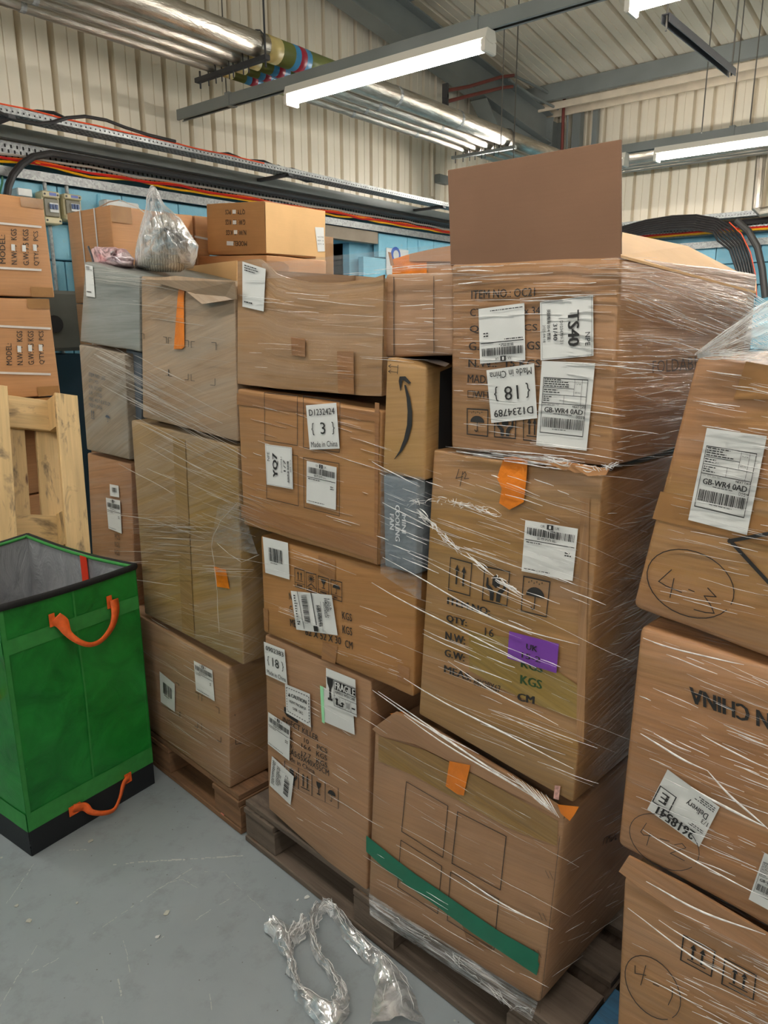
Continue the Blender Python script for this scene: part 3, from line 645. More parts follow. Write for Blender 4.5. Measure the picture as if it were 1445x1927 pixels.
for k, X in enumerate((3.3, 6.2)):
    root = empty('pipe_hanger', (X, 3.9, 3.06), ('dark trapeze bracket under the pipes near the coloured bands' if k == 0 else 'grey trapeze bracket under the pipes behind the open carton flap'), 'bracket')
    mb = MB(); mb.box((X, 3.90, 3.080), .018, .335, .013); mb.build('channel', dark_steel if k == 0 else steel_m, root)
    for y in (3.585, 4.2): rod((X, y, 3.03), (X, y, roof_z(X)) if y < 3.7 else (X, y, 3.13), .006).build('rod', rod_m if k else dark_steel, root)
    for (Y, r, z) in PIPES:
        mb = MB(); mb.tube([(X, Y+r+.006, 3.03), (X, Y+r+.006, z)]+[(X, Y+(r+.006)*math.cos(a), z+(r+.006)*math.sin(a)) for a in (.5, 1, 1.57, 2.1, 2.6)]+[(X, Y-r-.006, z), (X, Y-r-.006, 3.03)], .004, 6); mb.build('u_bolt', dark_steel, root)
# ---------------------------------------------------------------- light fittings
white_m = plain('white_enamel', srgb(226, 222, 210), .35, var=.03)
em = NT('tube_glow'); em.p.inputs['Base Color'].default_value = (1, 1, 1, 1); em.p.inputs['Emission Color'].default_value = (1, .955, .885, 1); em.p.inputs['Emission Strength'].default_value = TUBE; em = em.m
def beam(X, y0, y1, label):
    root = empty('lighting_beam', (X, (y0+y1)/2, 2.96), label, 'lighting beam')
    mb = MB(); c = (y0+y1)/2; h = (y1-y0)/2
    mb.box((X-.028, c, 2.992), .0015, h, .032); mb.box((X+.028, c, 2.992), .0015, h, .032); mb.box((X, c, 3.024), .03, h, .0015)
    for s_ in (-1, 1): mb.box((X+s_*.021, c, 2.961), .007, h, .0015)
    mb.build('channel', steel_m, root)
    mb = MB(); mb.box((X, c, 2.975), .014, h-.05, .004); mb.build('cover_strip', white_m, root)
    y = y1-.55
    while y > y0:
        if y > -1:
            mb = MB(); mb.tube([(X-.034, y, 3.03), (X-.034, y, roof_z(X)-.05)], .004, 6); mb.build('rod', rod_m, root)
            mb = MB(); mb.box((X, y, 2.998), .036, .02, .04); mb.build('clamp', steel_m, root)
        y -= 1.9
    return root
def fitting(X, y0, y1, label, z=2.935, two=True):
    root = empty('fluorescent_light', (X, (y0+y1)/2, z-.08), label, 'light'); c = (y0+y1)/2; h = (y1-y0)/2
    mb = MB(); mb.prism([(X-.035, y0, z+.025), (X+.035, y0, z+.025), (X+.05, y0, z-.02), (X+.022, y0, z-.035), (X-.022, y0, z-.035), (X-.05, y0, z-.02)], Vector((0, y1-y0, 0))); mb.build('housing', white_m, root)
    for s_ in (-1, 1):
        mb = MB(); mb.box((X, c+s_*(h-.014), z-.052), .052, .012, .03, ch=.006); mb.build('lamp_holder', white_m, root)
    mb = MB(); mb.tube([(X, y0+.028, z-.052), (X, y1-.028, z-.052)], .019, 12); mb.build('lamp_tube', em, root)
    return root
beam(3.50, -4.5, 4.70, 'long grey lighting beam crossing the top of the picture to the gable wall')
beam(6.52, -4.5, 4.3, 'grey lighting beam with a silver pipe beside it, near the far wall')
beam(.42, -4.5, 4.0, 'grey lighting beam over the aisle in front of the pallets'); beam(-2.6, -4.5, 4.0, 'grey lighting beam nearest the back wall')
fitting(3.48, 2.16, 3.58, 'bare fluorescent batten light, largest, over the left and middle pallets')
fitting(3.48, -.03, 1.47, 'fluorescent batten light cut off by the top edge of the picture')
fitting(6.50, .93, 2.43, 'fluorescent batten light below the silver pipe at far right')
fitting(6.50, 2.67, 4.17, 'far fluorescent batten light mostly hidden by the open carton flap')
for k, (x, y) in enumerate(((3.48, -2.2), (3.48, -4.2), (6.52, -.8), (6.52, -2.8), (.45, 1.9), (.45, -.4), (.45, -2.6), (-2.6, 2.2), (-2.6, -.2), (-2.6, -2.6))):
    fitting(x, y, y+1.5, ['fluorescent batten light over the loading area behind', 'fluorescent batten light over the rear corner', 'fluorescent batten light outside the picture near the far wall', 'fluorescent batten light farthest along the far wall', 'fluorescent batten light over the green bag', 'fluorescent batten light straight over the aisle', 'fluorescent batten light over the aisle behind the viewer',
            'fluorescent batten light over the back bay by the gable wall', 'fluorescent batten light over the middle of the back bay', 'fluorescent batten light over the end of the back bay'][k])
mb = MB(); mb.box((3.41, .9, 3.05), .0001, .0001, .0001)
# hanging strut in the roof and wires
root = empty('hanging_strut', (4.4, 1.45, 2.96), 'short dark channel strut hung on wires below the roof', 'strut')
P = PZ(2.96); a = P.at((1252, 34)); b = P.at((1378, 138)); mb = MB(); m_ = (a+b)/2; dr = (b-a).normalized(); sdv = dr.cross(Z)
mb.box(m_+sdv*.018, (b-a).length/2, .002, .018, dr, sdv, Z); mb.box(m_-sdv*.018, (b-a).length/2, .002, .018, dr, sdv, Z); mb.box(m_+Z*.018, (b-a).length/2, .02, .002, dr, sdv, Z); mb.build('channel', dark_steel, root)
rod(a+Vector((.02, 0, -.05)), a+Vector((.02, 0, 1.4)), .005).build('rod', rod_m, root); rod(b+Vector((-.02, 0, -.02)), b+Vector((-.02, 0, .9)), .005).build('rod', rod_m, root)
for (p0, X, lab) in (((1320, 250), 6.3, 'thin steel wire dropping from the dark strut to the silver pipe'), ((1411, 231), 6.4, 'thin steel wire dropping to the beam clamp at far right'), ((942, 277), 5.82, 'thin steel rod dropping to the grey trapeze bracket')):
    p = PX(X).at(p0); bar('hanger_wire', lab, 'wire', rod(p, Vector((p.x, p.y, roof_z(X)-.01)), .0045), rod_m)
# red pipework near the column
redpipe = plain('red_oxide_pipe', srgb(120, 52, 44), .5); root = empty('red_pipework', (7.6, 4.2, 3.7), 'rust-red and grey threaded pipework beside the roof column', 'pipework')
P = PY(4.3); q = lambda *p: [P.at(x) for x in p]
for nm, pts, m_, r in (('pipe', ((838, 171), (882, 163), (942, 145), (966, 142)), redpipe, .016), ('pipe', ((838, 192), (868, 184), (945, 165), (964, 163)), redpipe, .016), ('pipe', ((966, 142), (1010, 163), (1038, 178)), steel_m, .014), ('pipe', ((958, 150), (1000, 180), (1050, 205)), steel_m, .014),
                       ('pipe', ((1042, 180), (1060, 180), (1069, 172), (1070, 145)), redpipe, .018), ('pipe', ((1062, 180), (1060, 210), (1057, 285)), redpipe, .018), ('pipe', ((1069, 178), (1068, 220), (1066, 285)), steel_m, .013)):
    mb = MB(); mb.tube(q(*pts), r, 8); mb.build(nm, m_, root)
for p in ((838, 171), (838, 192)):
    mb = MB(); c = P.at(p); mb.box(c, .01, .03, .06); mb.build('flange', dark_steel, root)
mb = MB(); p = PY(4.72); mb.tube([p.at(x) for x in ((812, 270), (813, 370))], .018, 8); bar('conduit', 'cream conduit running down the gable cladding', 'conduit', mb, clad_m)
mb = MB(); mb.box(PY(4.7).at((832, 338)), .09, .03, .04); bar('junction_box', 'small grey box on the gable cladding left of the open flap', 'box', mb, steel_m)
# silver ducting frame far right
mb = MB(); P = PX(8.6); mb.tube([P.at(x) for x in ((1436, 262), (1432, 300), (1424, 392), (1432, 400), (1470, 392))], .05, 12); bar('foil_duct', 'foil-wrapped pipe elbow on the far wall at the picture edge', 'pipe', mb, foil)
# electrical gear on the gable wall
cream_pl = plain('aged_cream_plastic', srgb(206, 196, 158), .4); clear_d = plain('grey_window_plastic', srgb(120, 116, 98), .2); whitepl = plain('white_plastic', srgb(214, 216, 214), .35)
P = PY(4.64)
for k, (x0, y0, x1, y1, lab) in enumerate(((78, 357, 117, 424, 'cream breaker enclosure on the blue wall, left of the pair'), (119, 363, 157, 418, 'cream breaker enclosure on the blue wall, right of the pair'))):
    a = P.at((x0, y0)); b = P.at((x1, y1)); c = (a+b)/2; hx = (b.x-a.x)/2; hz = (a.z-b.z)/2
    root = empty('breaker_box', (c.x, 4.7, c.z-hz), lab, 'breaker box')
    mb = MB(); mb.box((c.x, 4.70, c.z), hx, .05, hz, ch=.012); mb.build('case', cream_pl, root)
    for s_ in (-1, 1):
        mb = MB(); mb.box((c.x, 4.645, c.z+s_*hz*.78), hx*.96, .012, hz*.2, ch=.006); mb.build('end_cover', cream_pl, root)
        for q_ in (-1, 1): mb = MB(); mb.tube([(c.x+q_*hx*.75, 4.633, c.z+s_*hz*.78), (c.x+q_*hx*.75, 4.63, c.z+s_*hz*.78)], .006, 8); mb.build('screw', dark_steel, root)
    mb = MB(); mb.box((c.x, 4.645, c.z), hx*.8, .008, hz*.55, ch=.005); mb.build('clear_cover', clear_d, root)
    mb = MB(); mb.box((c.x+.01, 4.634, c.z-.0), hx*.5, .005, hz*.28); mb.build('breaker_panel', whitepl, root)
    for i in range(3): mb = MB(); mb.box((c.x-.012+i*.018, 4.627, c.z+.005), .006, .006, .014); mb.build('switch', plain('blue_switch', srgb(60, 84, 130), .4), root)
    mb = MB(); mb.box((c.x+.01, 4.632, c.z+hz*.8), hx*.4, .0006, hz*.09); mb.build('name_plate', plain('plate_blue', srgb(90, 110, 190), .4), root)
    mb = MB(); mb.tube([(c.x, 4.7, c.z+hz), (c.x, 4.7, 2.44)], .012, 8); mb.build('gland', galv, root)
    mb = MB(); mb.tube([(c.x+.01, 4.71, c.z-hz), (c.x+.01, 4.71, 1.2)], .012, 8); mb.build('conduit', galv, root)
for (x0, y0, x1, y1, lab) in ((31, 352, 61, 372, 'white plastic junction box above the left cartons'), (196, 374, 262, 400, 'flat white plastic box below the galvanised strip')):
    a = P.at((x0, y0)); b = P.at((x1, y1)); c = (a+b)/2
    root = empty('junction_box', (c.x, 4.7, c.z), lab, 'box'); mb = MB(); mb.box((c.x, 4.69, c.z), (b.x-a.x)/2, .05, (a.z-b.z)/2, ch=.01); mb.build('case', whitepl, root); mb = MB(); mb.box((c.x, 4.636, c.z), (b.x-a.x)/2*.92, .004, (a.z-b.z)/2*.88, ch=.002); mb.build('lid', whitepl, root)
mb = MB(); p = PY(4.72); mb.tube([p.at((186, 366)), p.at((188, 400))], .016, 8); bar('conduit', 'blue-painted conduit stub between the breaker boxes and flat white box', 'conduit', mb, blue_m)
mb = MB(); mb.tube([p.at((788, 452)), p.at((789, 480))], .016, 8); bar('conduit', 'blue-painted conduit stub beside the safety sign', 'conduit', mb, blue_m)
# safety sign
P = PY(4.715); root, H = sheet(None, P, [(727, 465), (765, 469), (765, 520), (727, 517)], 0, mat=whitepl, name='safety_sign') if False else (None, None)
mb = MB(); a = P.at((727, 466)); b = P.at((768, 520)); mb.box(((a.x+b.x)/2, 4.716, (a.z+b.z)/2), (b.x-a.x)/2, .003, (a.z-b.z)/2); so = mb.build('safety_sign', whitepl); tag(so, 'white safety sign with a blue disc on the blue wall', 'sign')
mb = MB(); c = P.at((744, 480)); mb.tube([(c.x, 4.712, c.z), (c.x, 4.7105, c.z)], .075, 28); mb.build('blue_disc', plain('sign_blue', srgb(36, 84, 180), .4), so)
mb = MB(); mb.tube([(c.x+.005, 4.7104, c.z), (c.x+.005, 4.710, c.z)], .045, 20); mb.build('white_figure', whitepl, so)
# grey cabinet and wheel between the left cartons and the strapped cartons
P = PY(4.3); a = P.at((70, 545)); b = P.at((172, 735)); root = empty('grey_cabinet', ((a.x+b.x)/2, 4.45, 0), 'grey metal cabinet against the blue wall behind the left cartons', 'cabinet')
mb = MB(); mb.box(((a.x+b.x)/2, 4.5, (a.z+1.42)/2), (b.x-a.x)/2, .2, (a.z-1.42)/2, ch=.02); mb.build('body', plain('grey_enamel', srgb(120, 122, 116), .45), root)
mb = MB(); mb.box(((a.x+b.x)/2, 4.5, .7), (b.x-a.x)/2-.01, .18, .7); mb.build('base', plain('dark_blue_enamel', srgb(34, 62, 78), .5), root)
mb = MB(); c = P.at((97, 610)); mb.tube([(c.x, 4.30, c.z), (c.x, 4.26, c.z)], .05, 16); mb.build('knob', dark_steel, root)
# ================================================================= PALLETS
wood_new = wood('pale_pine', srgb(226, 192, 136), .66, .6, .7); wood_brown = wood('brown_pallet_wood', srgb(140, 102, 70), .5, .8, .35)
wood_grey = wood('weathered_pallet_wood', srgb(116, 100, 86), .5, .85, .6); wood_blue = wood('blue_painted_wood', srgb(52, 112, 150), .6, .7, .3)
def pallet(label, mat, frame, L=1.2, Wd=.8, dark=None, seed=1, mid=None):
    """frame(a, b, c): a along the long side 0..L, b across 0..Wd, c up 0..0.144"""
    r = random.Random(seed); o = frame(L/2, Wd/2, 0); root = empty('pallet', o, label, 'pallet')
    ax = (frame(1, 0, 0)-frame(0, 0, 0)).normalized(); ay = (frame(0, 1, 0)-frame(0, 0, 0)).normalized(); az = (frame(0, 0, 1)-frame(0, 0, 0)).normalized()
    def bd(nm, a, b, c, ha, hb, hc, m_=mat):
        mb = MB(); mb.box(frame(a+r.uniform(-.003, .003), b+r.uniform(-.003, .003), c), ha, hb, hc, ax, ay, az, ch=.003); mb.build(nm, m_, root)
    for b, w_ in ((.0725, .145), (.237, .10), (.4, .145), (.563, .10), (.7275, .145)): bd('top_board', L/2, b, .133, L/2, w_/2-.002, .0105)
    for a in (.0725, mid or L/2, L-.0725): bd('cross_board', a, Wd/2, .1115, .0725, Wd/2, .0105)
    for a in (.0725, mid or L/2, L-.0725):
        for b in (.05, Wd/2, Wd-.05): bd('block', a, b, .061, .0725, .048, .039, dark or mat)
    for b in (.05, Wd/2, Wd-.05): bd('bottom_board', L/2, b, .011, L/2, .05, .0105)
    return root
pallet('weathered grey-brown pallet under the middle and right-hand cartons', wood_grey, lambda a, b, c: W(1.695-a, b, c), L=1.125, seed=2)
pallet('brown wooden pallet behind the green bag under the left cartons', wood_brown, lambda a, b, c: W(2.725-a, b, c), L=1.0, seed=3)
pallet('blue painted pallet under the cartons at the right edge', wood_blue, lambda a, b, c: W(.558-a, b+.04, c), seed=4)
# pale pallet leaning on the left cartons, its underside to the viewer
P = PY(3.16); tr_ = P.at((147, 745)); P2 = PY(2.90); br_ = P2.at((171, 1030))
upv = (tr_-br_).normalized(); xr = Vector((1, 0, 0)); xr = (xr-upv*xr.dot(upv)).normalized(); nf = xr.cross(upv)   # nf points to the viewer (-Y)
if nf.y > 0: nf = -nf
foot = br_+upv*(-(br_.z)/upv.z)
pallet('pale new pine pallet standing on edge against the left cartons', wood_new, lambda a, b, c: foot+upv*(a+.012)-xr*b-nf*(.144*.0)+nf*(-(c-.144))*1.0 - nf*.144, L=(tr_-foot).length-.01, Wd=.69, seed=5, mid=(tr_-foot).length-.61)
# ================================================================= CARTONS
cf = card('carton_film', CARD, .5, -.18, .14, .3)
c_haze = card('carton_grey_film', srgb(134, 136, 130), .6, -.12, .45, .0, srgb(158, 160, 156)); c_hazeF = card('carton_grey_film_low', srgb(142, 128, 110), .6, -.45, .5, .0, srgb(160, 158, 150))
c_haze2 = card('carton_half_film', srgb(164, 136, 106), .6, -.3, .42, .0, srgb(160, 154, 142))
c_ol = card('carton_olive_film', srgb(152, 124, 84), .6, -.38, .35, .45)
c_q = card('carton_item', srgb(164, 122, 78), .6, -.12, .12, .4); c_p = card('carton_top', srgb(164, 120, 80), .7, .03, .14, .15)
c_r = card('carton_low', srgb(166, 126, 92), .45, -.1, .08, .06); c_k = card('carton_mid', srgb(166, 120, 74), .4, -.08, .08, .15)
c_l = card('carton_open', srgb(158, 122, 84), .4, .0, .22, .05); c_s = card('carton_right', srgb(172, 124, 82), .65, -.12, .14, .4)
c_plain = card('carton_plain', srgb(196, 148, 98), 0); c_light = card('carton_light', srgb(222, 178, 124), 0); c_in = card('carton_inner', srgb(160, 118, 84), 0)
c_tape = card('carton_glossed', srgb(196, 142, 94), .35, 0, .04, 0)
W0 = Wrap('clear stretch film wound round the left pallet load behind the green bag', W(2.1, 0, .15)); W1 = Wrap('clear stretch film wound round the middle and right-hand pallet load', W(1.1, 0, .15)); W3 = Wrap('clear stretch film wound round the load at the right edge', W(.3, 0, .15))
TB = lambda n_, col: card(n_, col, .6, -.15, .1, .2)
# ---- left pallet load
lc = cv((0, 340), 3.141)
bE = carton('top left carton of the left load, grey under film, pink bag on it', [(160, 492), (262, 519), (263, 662), (150, 643)], .02, .55, c_haze)
courier(bE.o, bE.pl, lc((503, 495), (548, 506), (562, 690), (510, 682)), bE.off, 'small')
bD = carton('open carton of the left load with a long orange tape and crop marks', [(265, 519), (441, 540), (447, 831), (268, 786)], 0, .6, c_haze2)
P_ = Print(bD.pl, bD.off+.001); c = lc
for (x, y, dx, dy) in ((850, 905, -18, 30), (983, 925, -18, 34), (995, 928, 18, 34), (1113, 945, -18, 36), (1130, 950, 20, 36), (1277, 958, -26, 42), (995, 1152, -15, -36), (998, 1155, 18, -36), (1112, 1178, -20, -36), (1130, 1182, 20, -36), (1270, 1210, -26, -40)):
    (a0, b0), (a1, b1), (a2, b2) = c((x, y), (x+dx, y-2*(1 if dx < 0 else -1)), (x, y+dy)); P_.stroke([(a1, b1), (a0, b0), (a2, b2)], .9)
P_.build('crop_marks', ink, bD.o)
strip(bD.o, bD.pl, [(338, 528), (349, 529), (346, 562), (347, 652), (342, 657), (327, 657), (331, 600), (334, 560)], bD.off, orange_tape, label='long strip of orange packing tape')
mb = MB(); pl = Pl(N, C0-.02)     # crumpled top flap folded over the front edge and its raised back flap
fl = [(272, 526), (330, 519), (440, 530), (444, 562), (418, 568), (380, 572), (350, 548), (300, 534)]
n_ = len(fl); vs = [pl.at(p, .012*math.sin(k*2.1)) for k, p in enumerate(fl)]; mb.prism(vs, N*.004); mb.build('crumpled_flap', c_haze2, bD.o)
mb = MB(); pl = Pl(N, C0+.35); mb.prism([pl.at(p) for p in ((325, 505), (445, 490), (445, 545), (325, 545))], N*.004); mb.build('back_flap', c_light, bD.o)
bF = carton('left load carton with a printed umbrella and arrows, third layer up', [(148, 648), (234, 666), (243, 866), (163, 846)], .02, .5, c_hazeF)
P_ = Print(bF.pl, bF.off+.001)
for k, tx in enumerate(('ITEM NO.: 205', 'QTY: 2 PCS', 'N.W.: 10.2 KGS', 'G.W.: 11.2 KGS', 'MEAS.: 44.5 X 43 X 30 CM', 'MADE IN CHINA')):
    x0, y0 = 525, 1132+k*36; wd = (95, 55, 75, 75, 125, 78)[k]; P_.text(tq(c, (x0, y0), (x0+wd, y0+wd*.28), (x0, y0+22)), tx, 0, 0, 1, 1)
H = homog(c((528, 1338), (565, 1348), (567, 1425), (532, 1412))); P_.arrows(H)
H = homog(c((615, 1365), (652, 1378), (658, 1440), (620, 1428))); P_.umbrella(H)
P_.build('printed_marks', plain('blue_grey_ink', srgb(66, 78, 92), .6), bF.o)
carton('dark slate box set back in the gap between two film-wrapped left load cartons', [(236, 655), (266, 664), (266, 792), (243, 787)], .05, .3, plain('dark_gap_card', srgb(84, 92, 100), .5), bulge=.001)  # dark-coloured box face closing the gap between the cartons
bG = carton('left load carton with two shipping labels, behind the bag rim', [(164, 852), (245, 872), (256, 1178), (178, 1140)], .03, .5, card('carton_rose', srgb(162, 118, 84), .6, -.2, .3, .05))
c = cv((150, 620), 3.06)
courier(bG.o, bG.pl, c((172, 890), (223, 900), (228, 968), (175, 958)), bG.off, 'bar'); courier(bG.o, bG.pl, c((150, 968), (232, 985), (242, 1176), (166, 1146)), bG.off-.001, 'or', b='2')
P_ = Print(bG.pl, bG.off+.001)
for k, tx in enumerate(('PCS', 'KGS', 'KGS')): P_.text(tq(c, (200, 1175+k*45), (228, 1183+k*45), (203, 1205+k*45)), tx, 0, 0, 1, 1)
P_.build('printed_marks', inkf, bG.o)
bB = carton('tall olive-tinted carton in the middle of the left load', [(246, 790), (446, 842), (458, 1252), (272, 1155)], .0, .6, c_ol)
strip(bB.o, bB.pl, [(325, 822), (348, 828), (366, 1200), (343, 1188)], bB.off+.0016, TB('b_tape', srgb(146, 116, 70)), label='olive vertical tape seam')
strip(bB.o, bB.pl, [(402, 1066), (425, 1072), (432, 1108), (408, 1104)], bB.off+.0005, orange_tape, label='patch of orange tape')
bA = carton('bottom carton of the left load, with bracket marks round its corner', [(200, 1123), (430, 1257), (432, 1484), (215, 1322)], 0, .6, card('carton_base', srgb(160, 124, 92), .5, -.12, .2, .3))
c = cv((260, 1150), 3.1413)
courier(bA.o, bA.pl, c((126, 356), (216, 430), (217, 597), (133, 537)), bA.off, 'bar', seed=5); courier(bA.o, bA.pl, c((328, 292), (438, 350), (452, 533), (342, 470)), bA.off, 'or', b='1', seed=6)
P_ = Print(bA.pl, bA.off+.001)
for (x, y, dx, dy) in ((478, 575, -20, 30), (355, 488, -18, 34), (376, 497, 0, 34), (240, 432, -18, 10), (488, 775, -22, -30), (352, 690, -18, -34), (374, 700, 0, -34), (246, 625, 0, -30)):
    (a0, b0), (a1, b1), (a2, b2) = c((x, y), (x+dx, y+dx*.55), (x, y+dy)); P_.stroke([(a1, b1), (a0, b0), (a2, b2)], .8)
P_.build('crop_marks', ink, bA.o); P_ = Print(bA.side, -.004)
for pts in (((606, 573), (571, 585), (572, 618)), ((576, 755), (577, 788), (610, 780)), ((745, 520), (760, 520))): P_.stroke(c(*pts), 1.1)
P_.build('bracket_marks', ink, bA.o)
# things lying in the open top of the left load
film_bag = film_mat('clear_bag_plastic', .6, .4, 'Object', (14, 14, 14), rough=.2); pink_bag = film_mat('pink_bag_plastic', .9, .2, 'Object', (18, 18, 18), (.92, .6, .64, 1))
def lump(mb, pl, outline, depth, off, seed, amp=.02, rings=5, mi=0):
    """a puffed shape: an outline on a plane swelling towards and away from the viewer"""
    pts = outline; cx = sum(p[0] for p in pts)/len(pts); cy = sum(p[1] for p in pts)/len(pts)
    for sg in (-1, 1):
        vs = []
        for k in range(rings+1):
            t_ = 1-k/rings; h = math.sqrt(max(0, 1-t_*t_))
            for i, p in enumerate(pts):
                q_ = (cx+(p[0]-cx)*t_, cy+(p[1]-cy)*t_); nz = noise.noise(Vector((i*.9, k*.8, seed)))
                vs.append(pl.at(q_, off+sg*depth*h*(1+.35*nz))+Z*amp*.3*nz*(1 if k else 0))
        m = len(pts); fs = [[k*m+i, k*m+(i+1) % m, (k+1)*m+(i+1) % m, (k+1)*m+i] for k in range(rings) for i in range(m)]
        if sg > 0: fs = [f[::-1] for f in fs]
        mb.add(vs, fs, None, mi)
def dense(pts, n=3):
    out = []
    for a, b in zip(pts, pts[1:]+pts[:1]):
        for k in range(n): out.append((a[0]+(b[0]-a[0])*k/n+rnd.uniform(-1, 1), a[1]+(b[1]-a[1])*k/n+rnd.uniform(-1, 1)))
    return out
t = NT('striped_cloth'); wv = t.n('ShaderNodeTexWave', Scale=42, Distortion=3.5); wv.inputs['Detail'].default_value = 2; t.l(t.coord('Object', (1, .6, 1), .6), wv.inputs[0])
t.l(t.mix(t.ramp(wv.outputs['Fac'], .72, .88), srgb(176, 168, 152), srgb(232, 228, 216)), t.p.inputs['Base Color']); t.p.inputs['Roughness'].default_value = .8; cloth = t.m
pl = Pl(N, C0+.14); root = empty('clear_bag', pl.at((312, 520)), 'clear plastic bag with striped grey cloth inside, knotted to a peak', 'bag')
mb = MB(); lump(mb, pl, dense([(255, 505), (256, 470), (268, 435), (290, 408), (312, 402), (330, 420), (352, 440), (362, 462), (366, 492), (340, 512), (300, 512)]), .10, 0, 3, .08, 6); mb.build('striped_cloth', cloth, root, smooth=True)
mb = MB(); lump(mb, pl, dense([(252, 505), (257, 455), (265, 425), (274, 395), (277, 362), (284, 348), (293, 352), (310, 385), (340, 412), (358, 440), (374, 462), (372, 482), (364, 505), (310, 512)]), .125, 0, 8, .05, 6); mb.build('plastic_skin', film_bag, root, smooth=True)
pl = Pl(N, C0+.12); root = empty('pink_bag', pl.at((212, 500)), 'small translucent bag of pink cloth on the top left carton', 'bag')
mb = MB(); lump(mb, pl, dense([(180, 497), (182, 478), (208, 484), (236, 480), (246, 490), (240, 500), (210, 504)]), .06, 0, 5, .03, 5); mb.build('pink_cloth', plain('pink_cloth', srgb(236, 96, 124), .7, var=.25, scale=30), root, smooth=True)
mb = MB(); lump(mb, pl, dense([(174, 500), (171, 470), (178, 464), (215, 465), (238, 470), (252, 486), (252, 504), (210, 508)]), .075, 0, 9, .03, 5); mb.build('plastic_skin', pink_bag, root, smooth=True)
mb = MB(); mb.tube([pl.at(p, -.05) for p in ((166, 464), (172, 480), (177, 498))], .004, 6); bar('black_rod', 'thin black rod sticking up beside the pink bag', 'rod', mb, dark_steel)
# ---- middle stack
bI = carton('tall bottom carton of the middle stack covered in warning stickers', [(498, 1194), (698, 1282), (690, 1690), (505, 1522)], 0.005, .5, c_r)
c = cv((260, 1150), 3.1413)
courier(bI.o, bI.pl, c((742, 180), (865, 228), (882, 435), (755, 375)), bI.off-.002, 'made', a='0902383', b='18')
o, H = sheet(bI.o, bI.pl, c((868, 430), (1015, 490), (1020, 688), (875, 602)), bI.off-.004, name='caution_label'); P_ = Print(bI.pl, bI.off-.006)
for k in range(9):
    for vv in (.1, .9): P_.rect(H, .06+k*.1, vv-.012, .12+k*.1, vv+.012)
    for uu in (.05, .95): P_.rect(H, uu-.012, .1+k*.09, uu+.012, .155+k*.09)
P_.text(H, 'CAUTION', .26, .24, .86, .36, .015); P_.poly(H, [(.12, .37), (.22, .37), (.17, .24)]); P_.text(H, 'HEAVY PACKAGE', .16, .47, .84, .56, .01); P_.text(H, 'OVER 15KG', .3, .66, .72, .75, .01); P_.build('label_print', ink, o)
o, H = sheet(bI.o, bI.pl, c((1093, 448), (1268, 540), (1280, 732), (1102, 655)), bI.off-.002)
strip(bI.o, bI.pl, c((1074, 440), (1095, 448), (1102, 665), (1086, 656)), bI.off-.003, green_paper, name='green_sticker', label='pale green sticker edge')
o, H = sheet(bI.o, bI.pl, c((1110, 335), (1283, 405), (1292, 628), (1112, 552)), bI.off-.005, name='fragile_label'); P_ = Print(bI.pl, bI.off-.007)
P_.rect(H, .28, .26, .98, .5); P_.text(H, 'HANDLE WITH CARE', .3, .53, .96, .6, .01); P_.goblet(H, .13, .25, .85, .11); P_.line(H, [(.0, .24), (1, .24)], .012); P_.line(H, [(.26, .66), (1, .66)], .012); P_.line(H, [(.26, .94), (1, .94)], .012); P_.line(H, [(.26, .24), (.26, .94)], .012)
for k in range(4): P_.line(H, [(.26+k*.185, .66), (.26+k*.185, .94)], .008); 
P_.goblet(H, .35, .72, .9, .05); P_.umbrella(H, .54, .82, .06); P_.rect(H, .68, .73, .7, .88); P_.rect(H, .74, .73, .76, .88); P_.rect(H, .84, .8, .95, .84); P_.build('label_print', ink, o)
P_ = Print(bI.pl, bI.off-.0085); P_.text(H, 'FRAGILE', .3, .28, .96, .48, .03); P_.build('white_lettering', paper, o)
courier(bI.o, bI.pl, c((768, 596), (898, 682), (893, 885), (766, 785)), bI.off-.003, 'or', b='3', seed=9)
o, H = sheet(bI.o, bI.pl, c((790, 856), (920, 977), (900, 1147), (777, 1030)), bI.off-.002); P_ = Print(bI.pl, bI.off-.004); P_.small(H, .05, .1, .2, .9, 14, 2); P_.small(H, .25, .15, .5, .8, 12, 4)
for k in range(12): P_.rect(H, .62, .3+k*.045, .84, .3+k*.045+.012+.012*(k % 3)); 
P_.text(H, '15', .66, .2, .78, .26); P_.build('label_print', ink, o)
P_ = Print(bI.pl, bI.off+.001)
P_.poly(homog(c((862, 560), (1030, 655), (1028, 712), (862, 618))), [(0, .1), (.12, 0), (.45, .1), (.5, .6), (.48, 1), (.1, .9), (0, .6)])
P_.frame(homog(c((870, 572), (1028, 660), (1025, 712), (940, 660))), .5, .2, 1, 1, .03)
T = lambda s_, a, b, d_, bo=.005: P_.text(tq(c, a, b, d_), s_, 0, 0, 1, 1, bo)
T('INSECT KILLER', (855, 622), (1064, 738), (853, 655)); T("Q'TY.:", (868, 690), (918, 712), (868, 716)); T('N.W.:', (872, 732), (918, 752), (872, 758)); T('G.W.:', (872, 772), (918, 792), (872, 800))
T('10', (980, 748), (1008, 762), (980, 775)); T('PCS', (1056, 786), (1117, 815), (1056, 815)); T('16.6', (965, 780), (1020, 804), (965, 807)); T('KGS', (1052, 826), (1115, 856), (1052, 856))
T('17.7', (965, 826), (1020, 850), (965, 853)); T('KGS', (1052, 868), (1117, 898), (1052, 898)); T('MEAS:55X40X55CM', (862, 792), (1127, 942), (862, 826)); T('Made in China', (862, 838), (1043, 936), (862, 866))
F0 = homog(c((865, 885), (1182, 1046), (1182, 1168), (865, 1012))); P_.frame(F0, w=.012)
for k in (1, 2, 3): P_.line(F0, [(k/4, 0), (k/4, 1)], .012)
def subH(H, u0, u1, v0=0, v1=1): return lambda u, v: H(u0+(u1-u0)*u, v0+(v1-v0)*v)
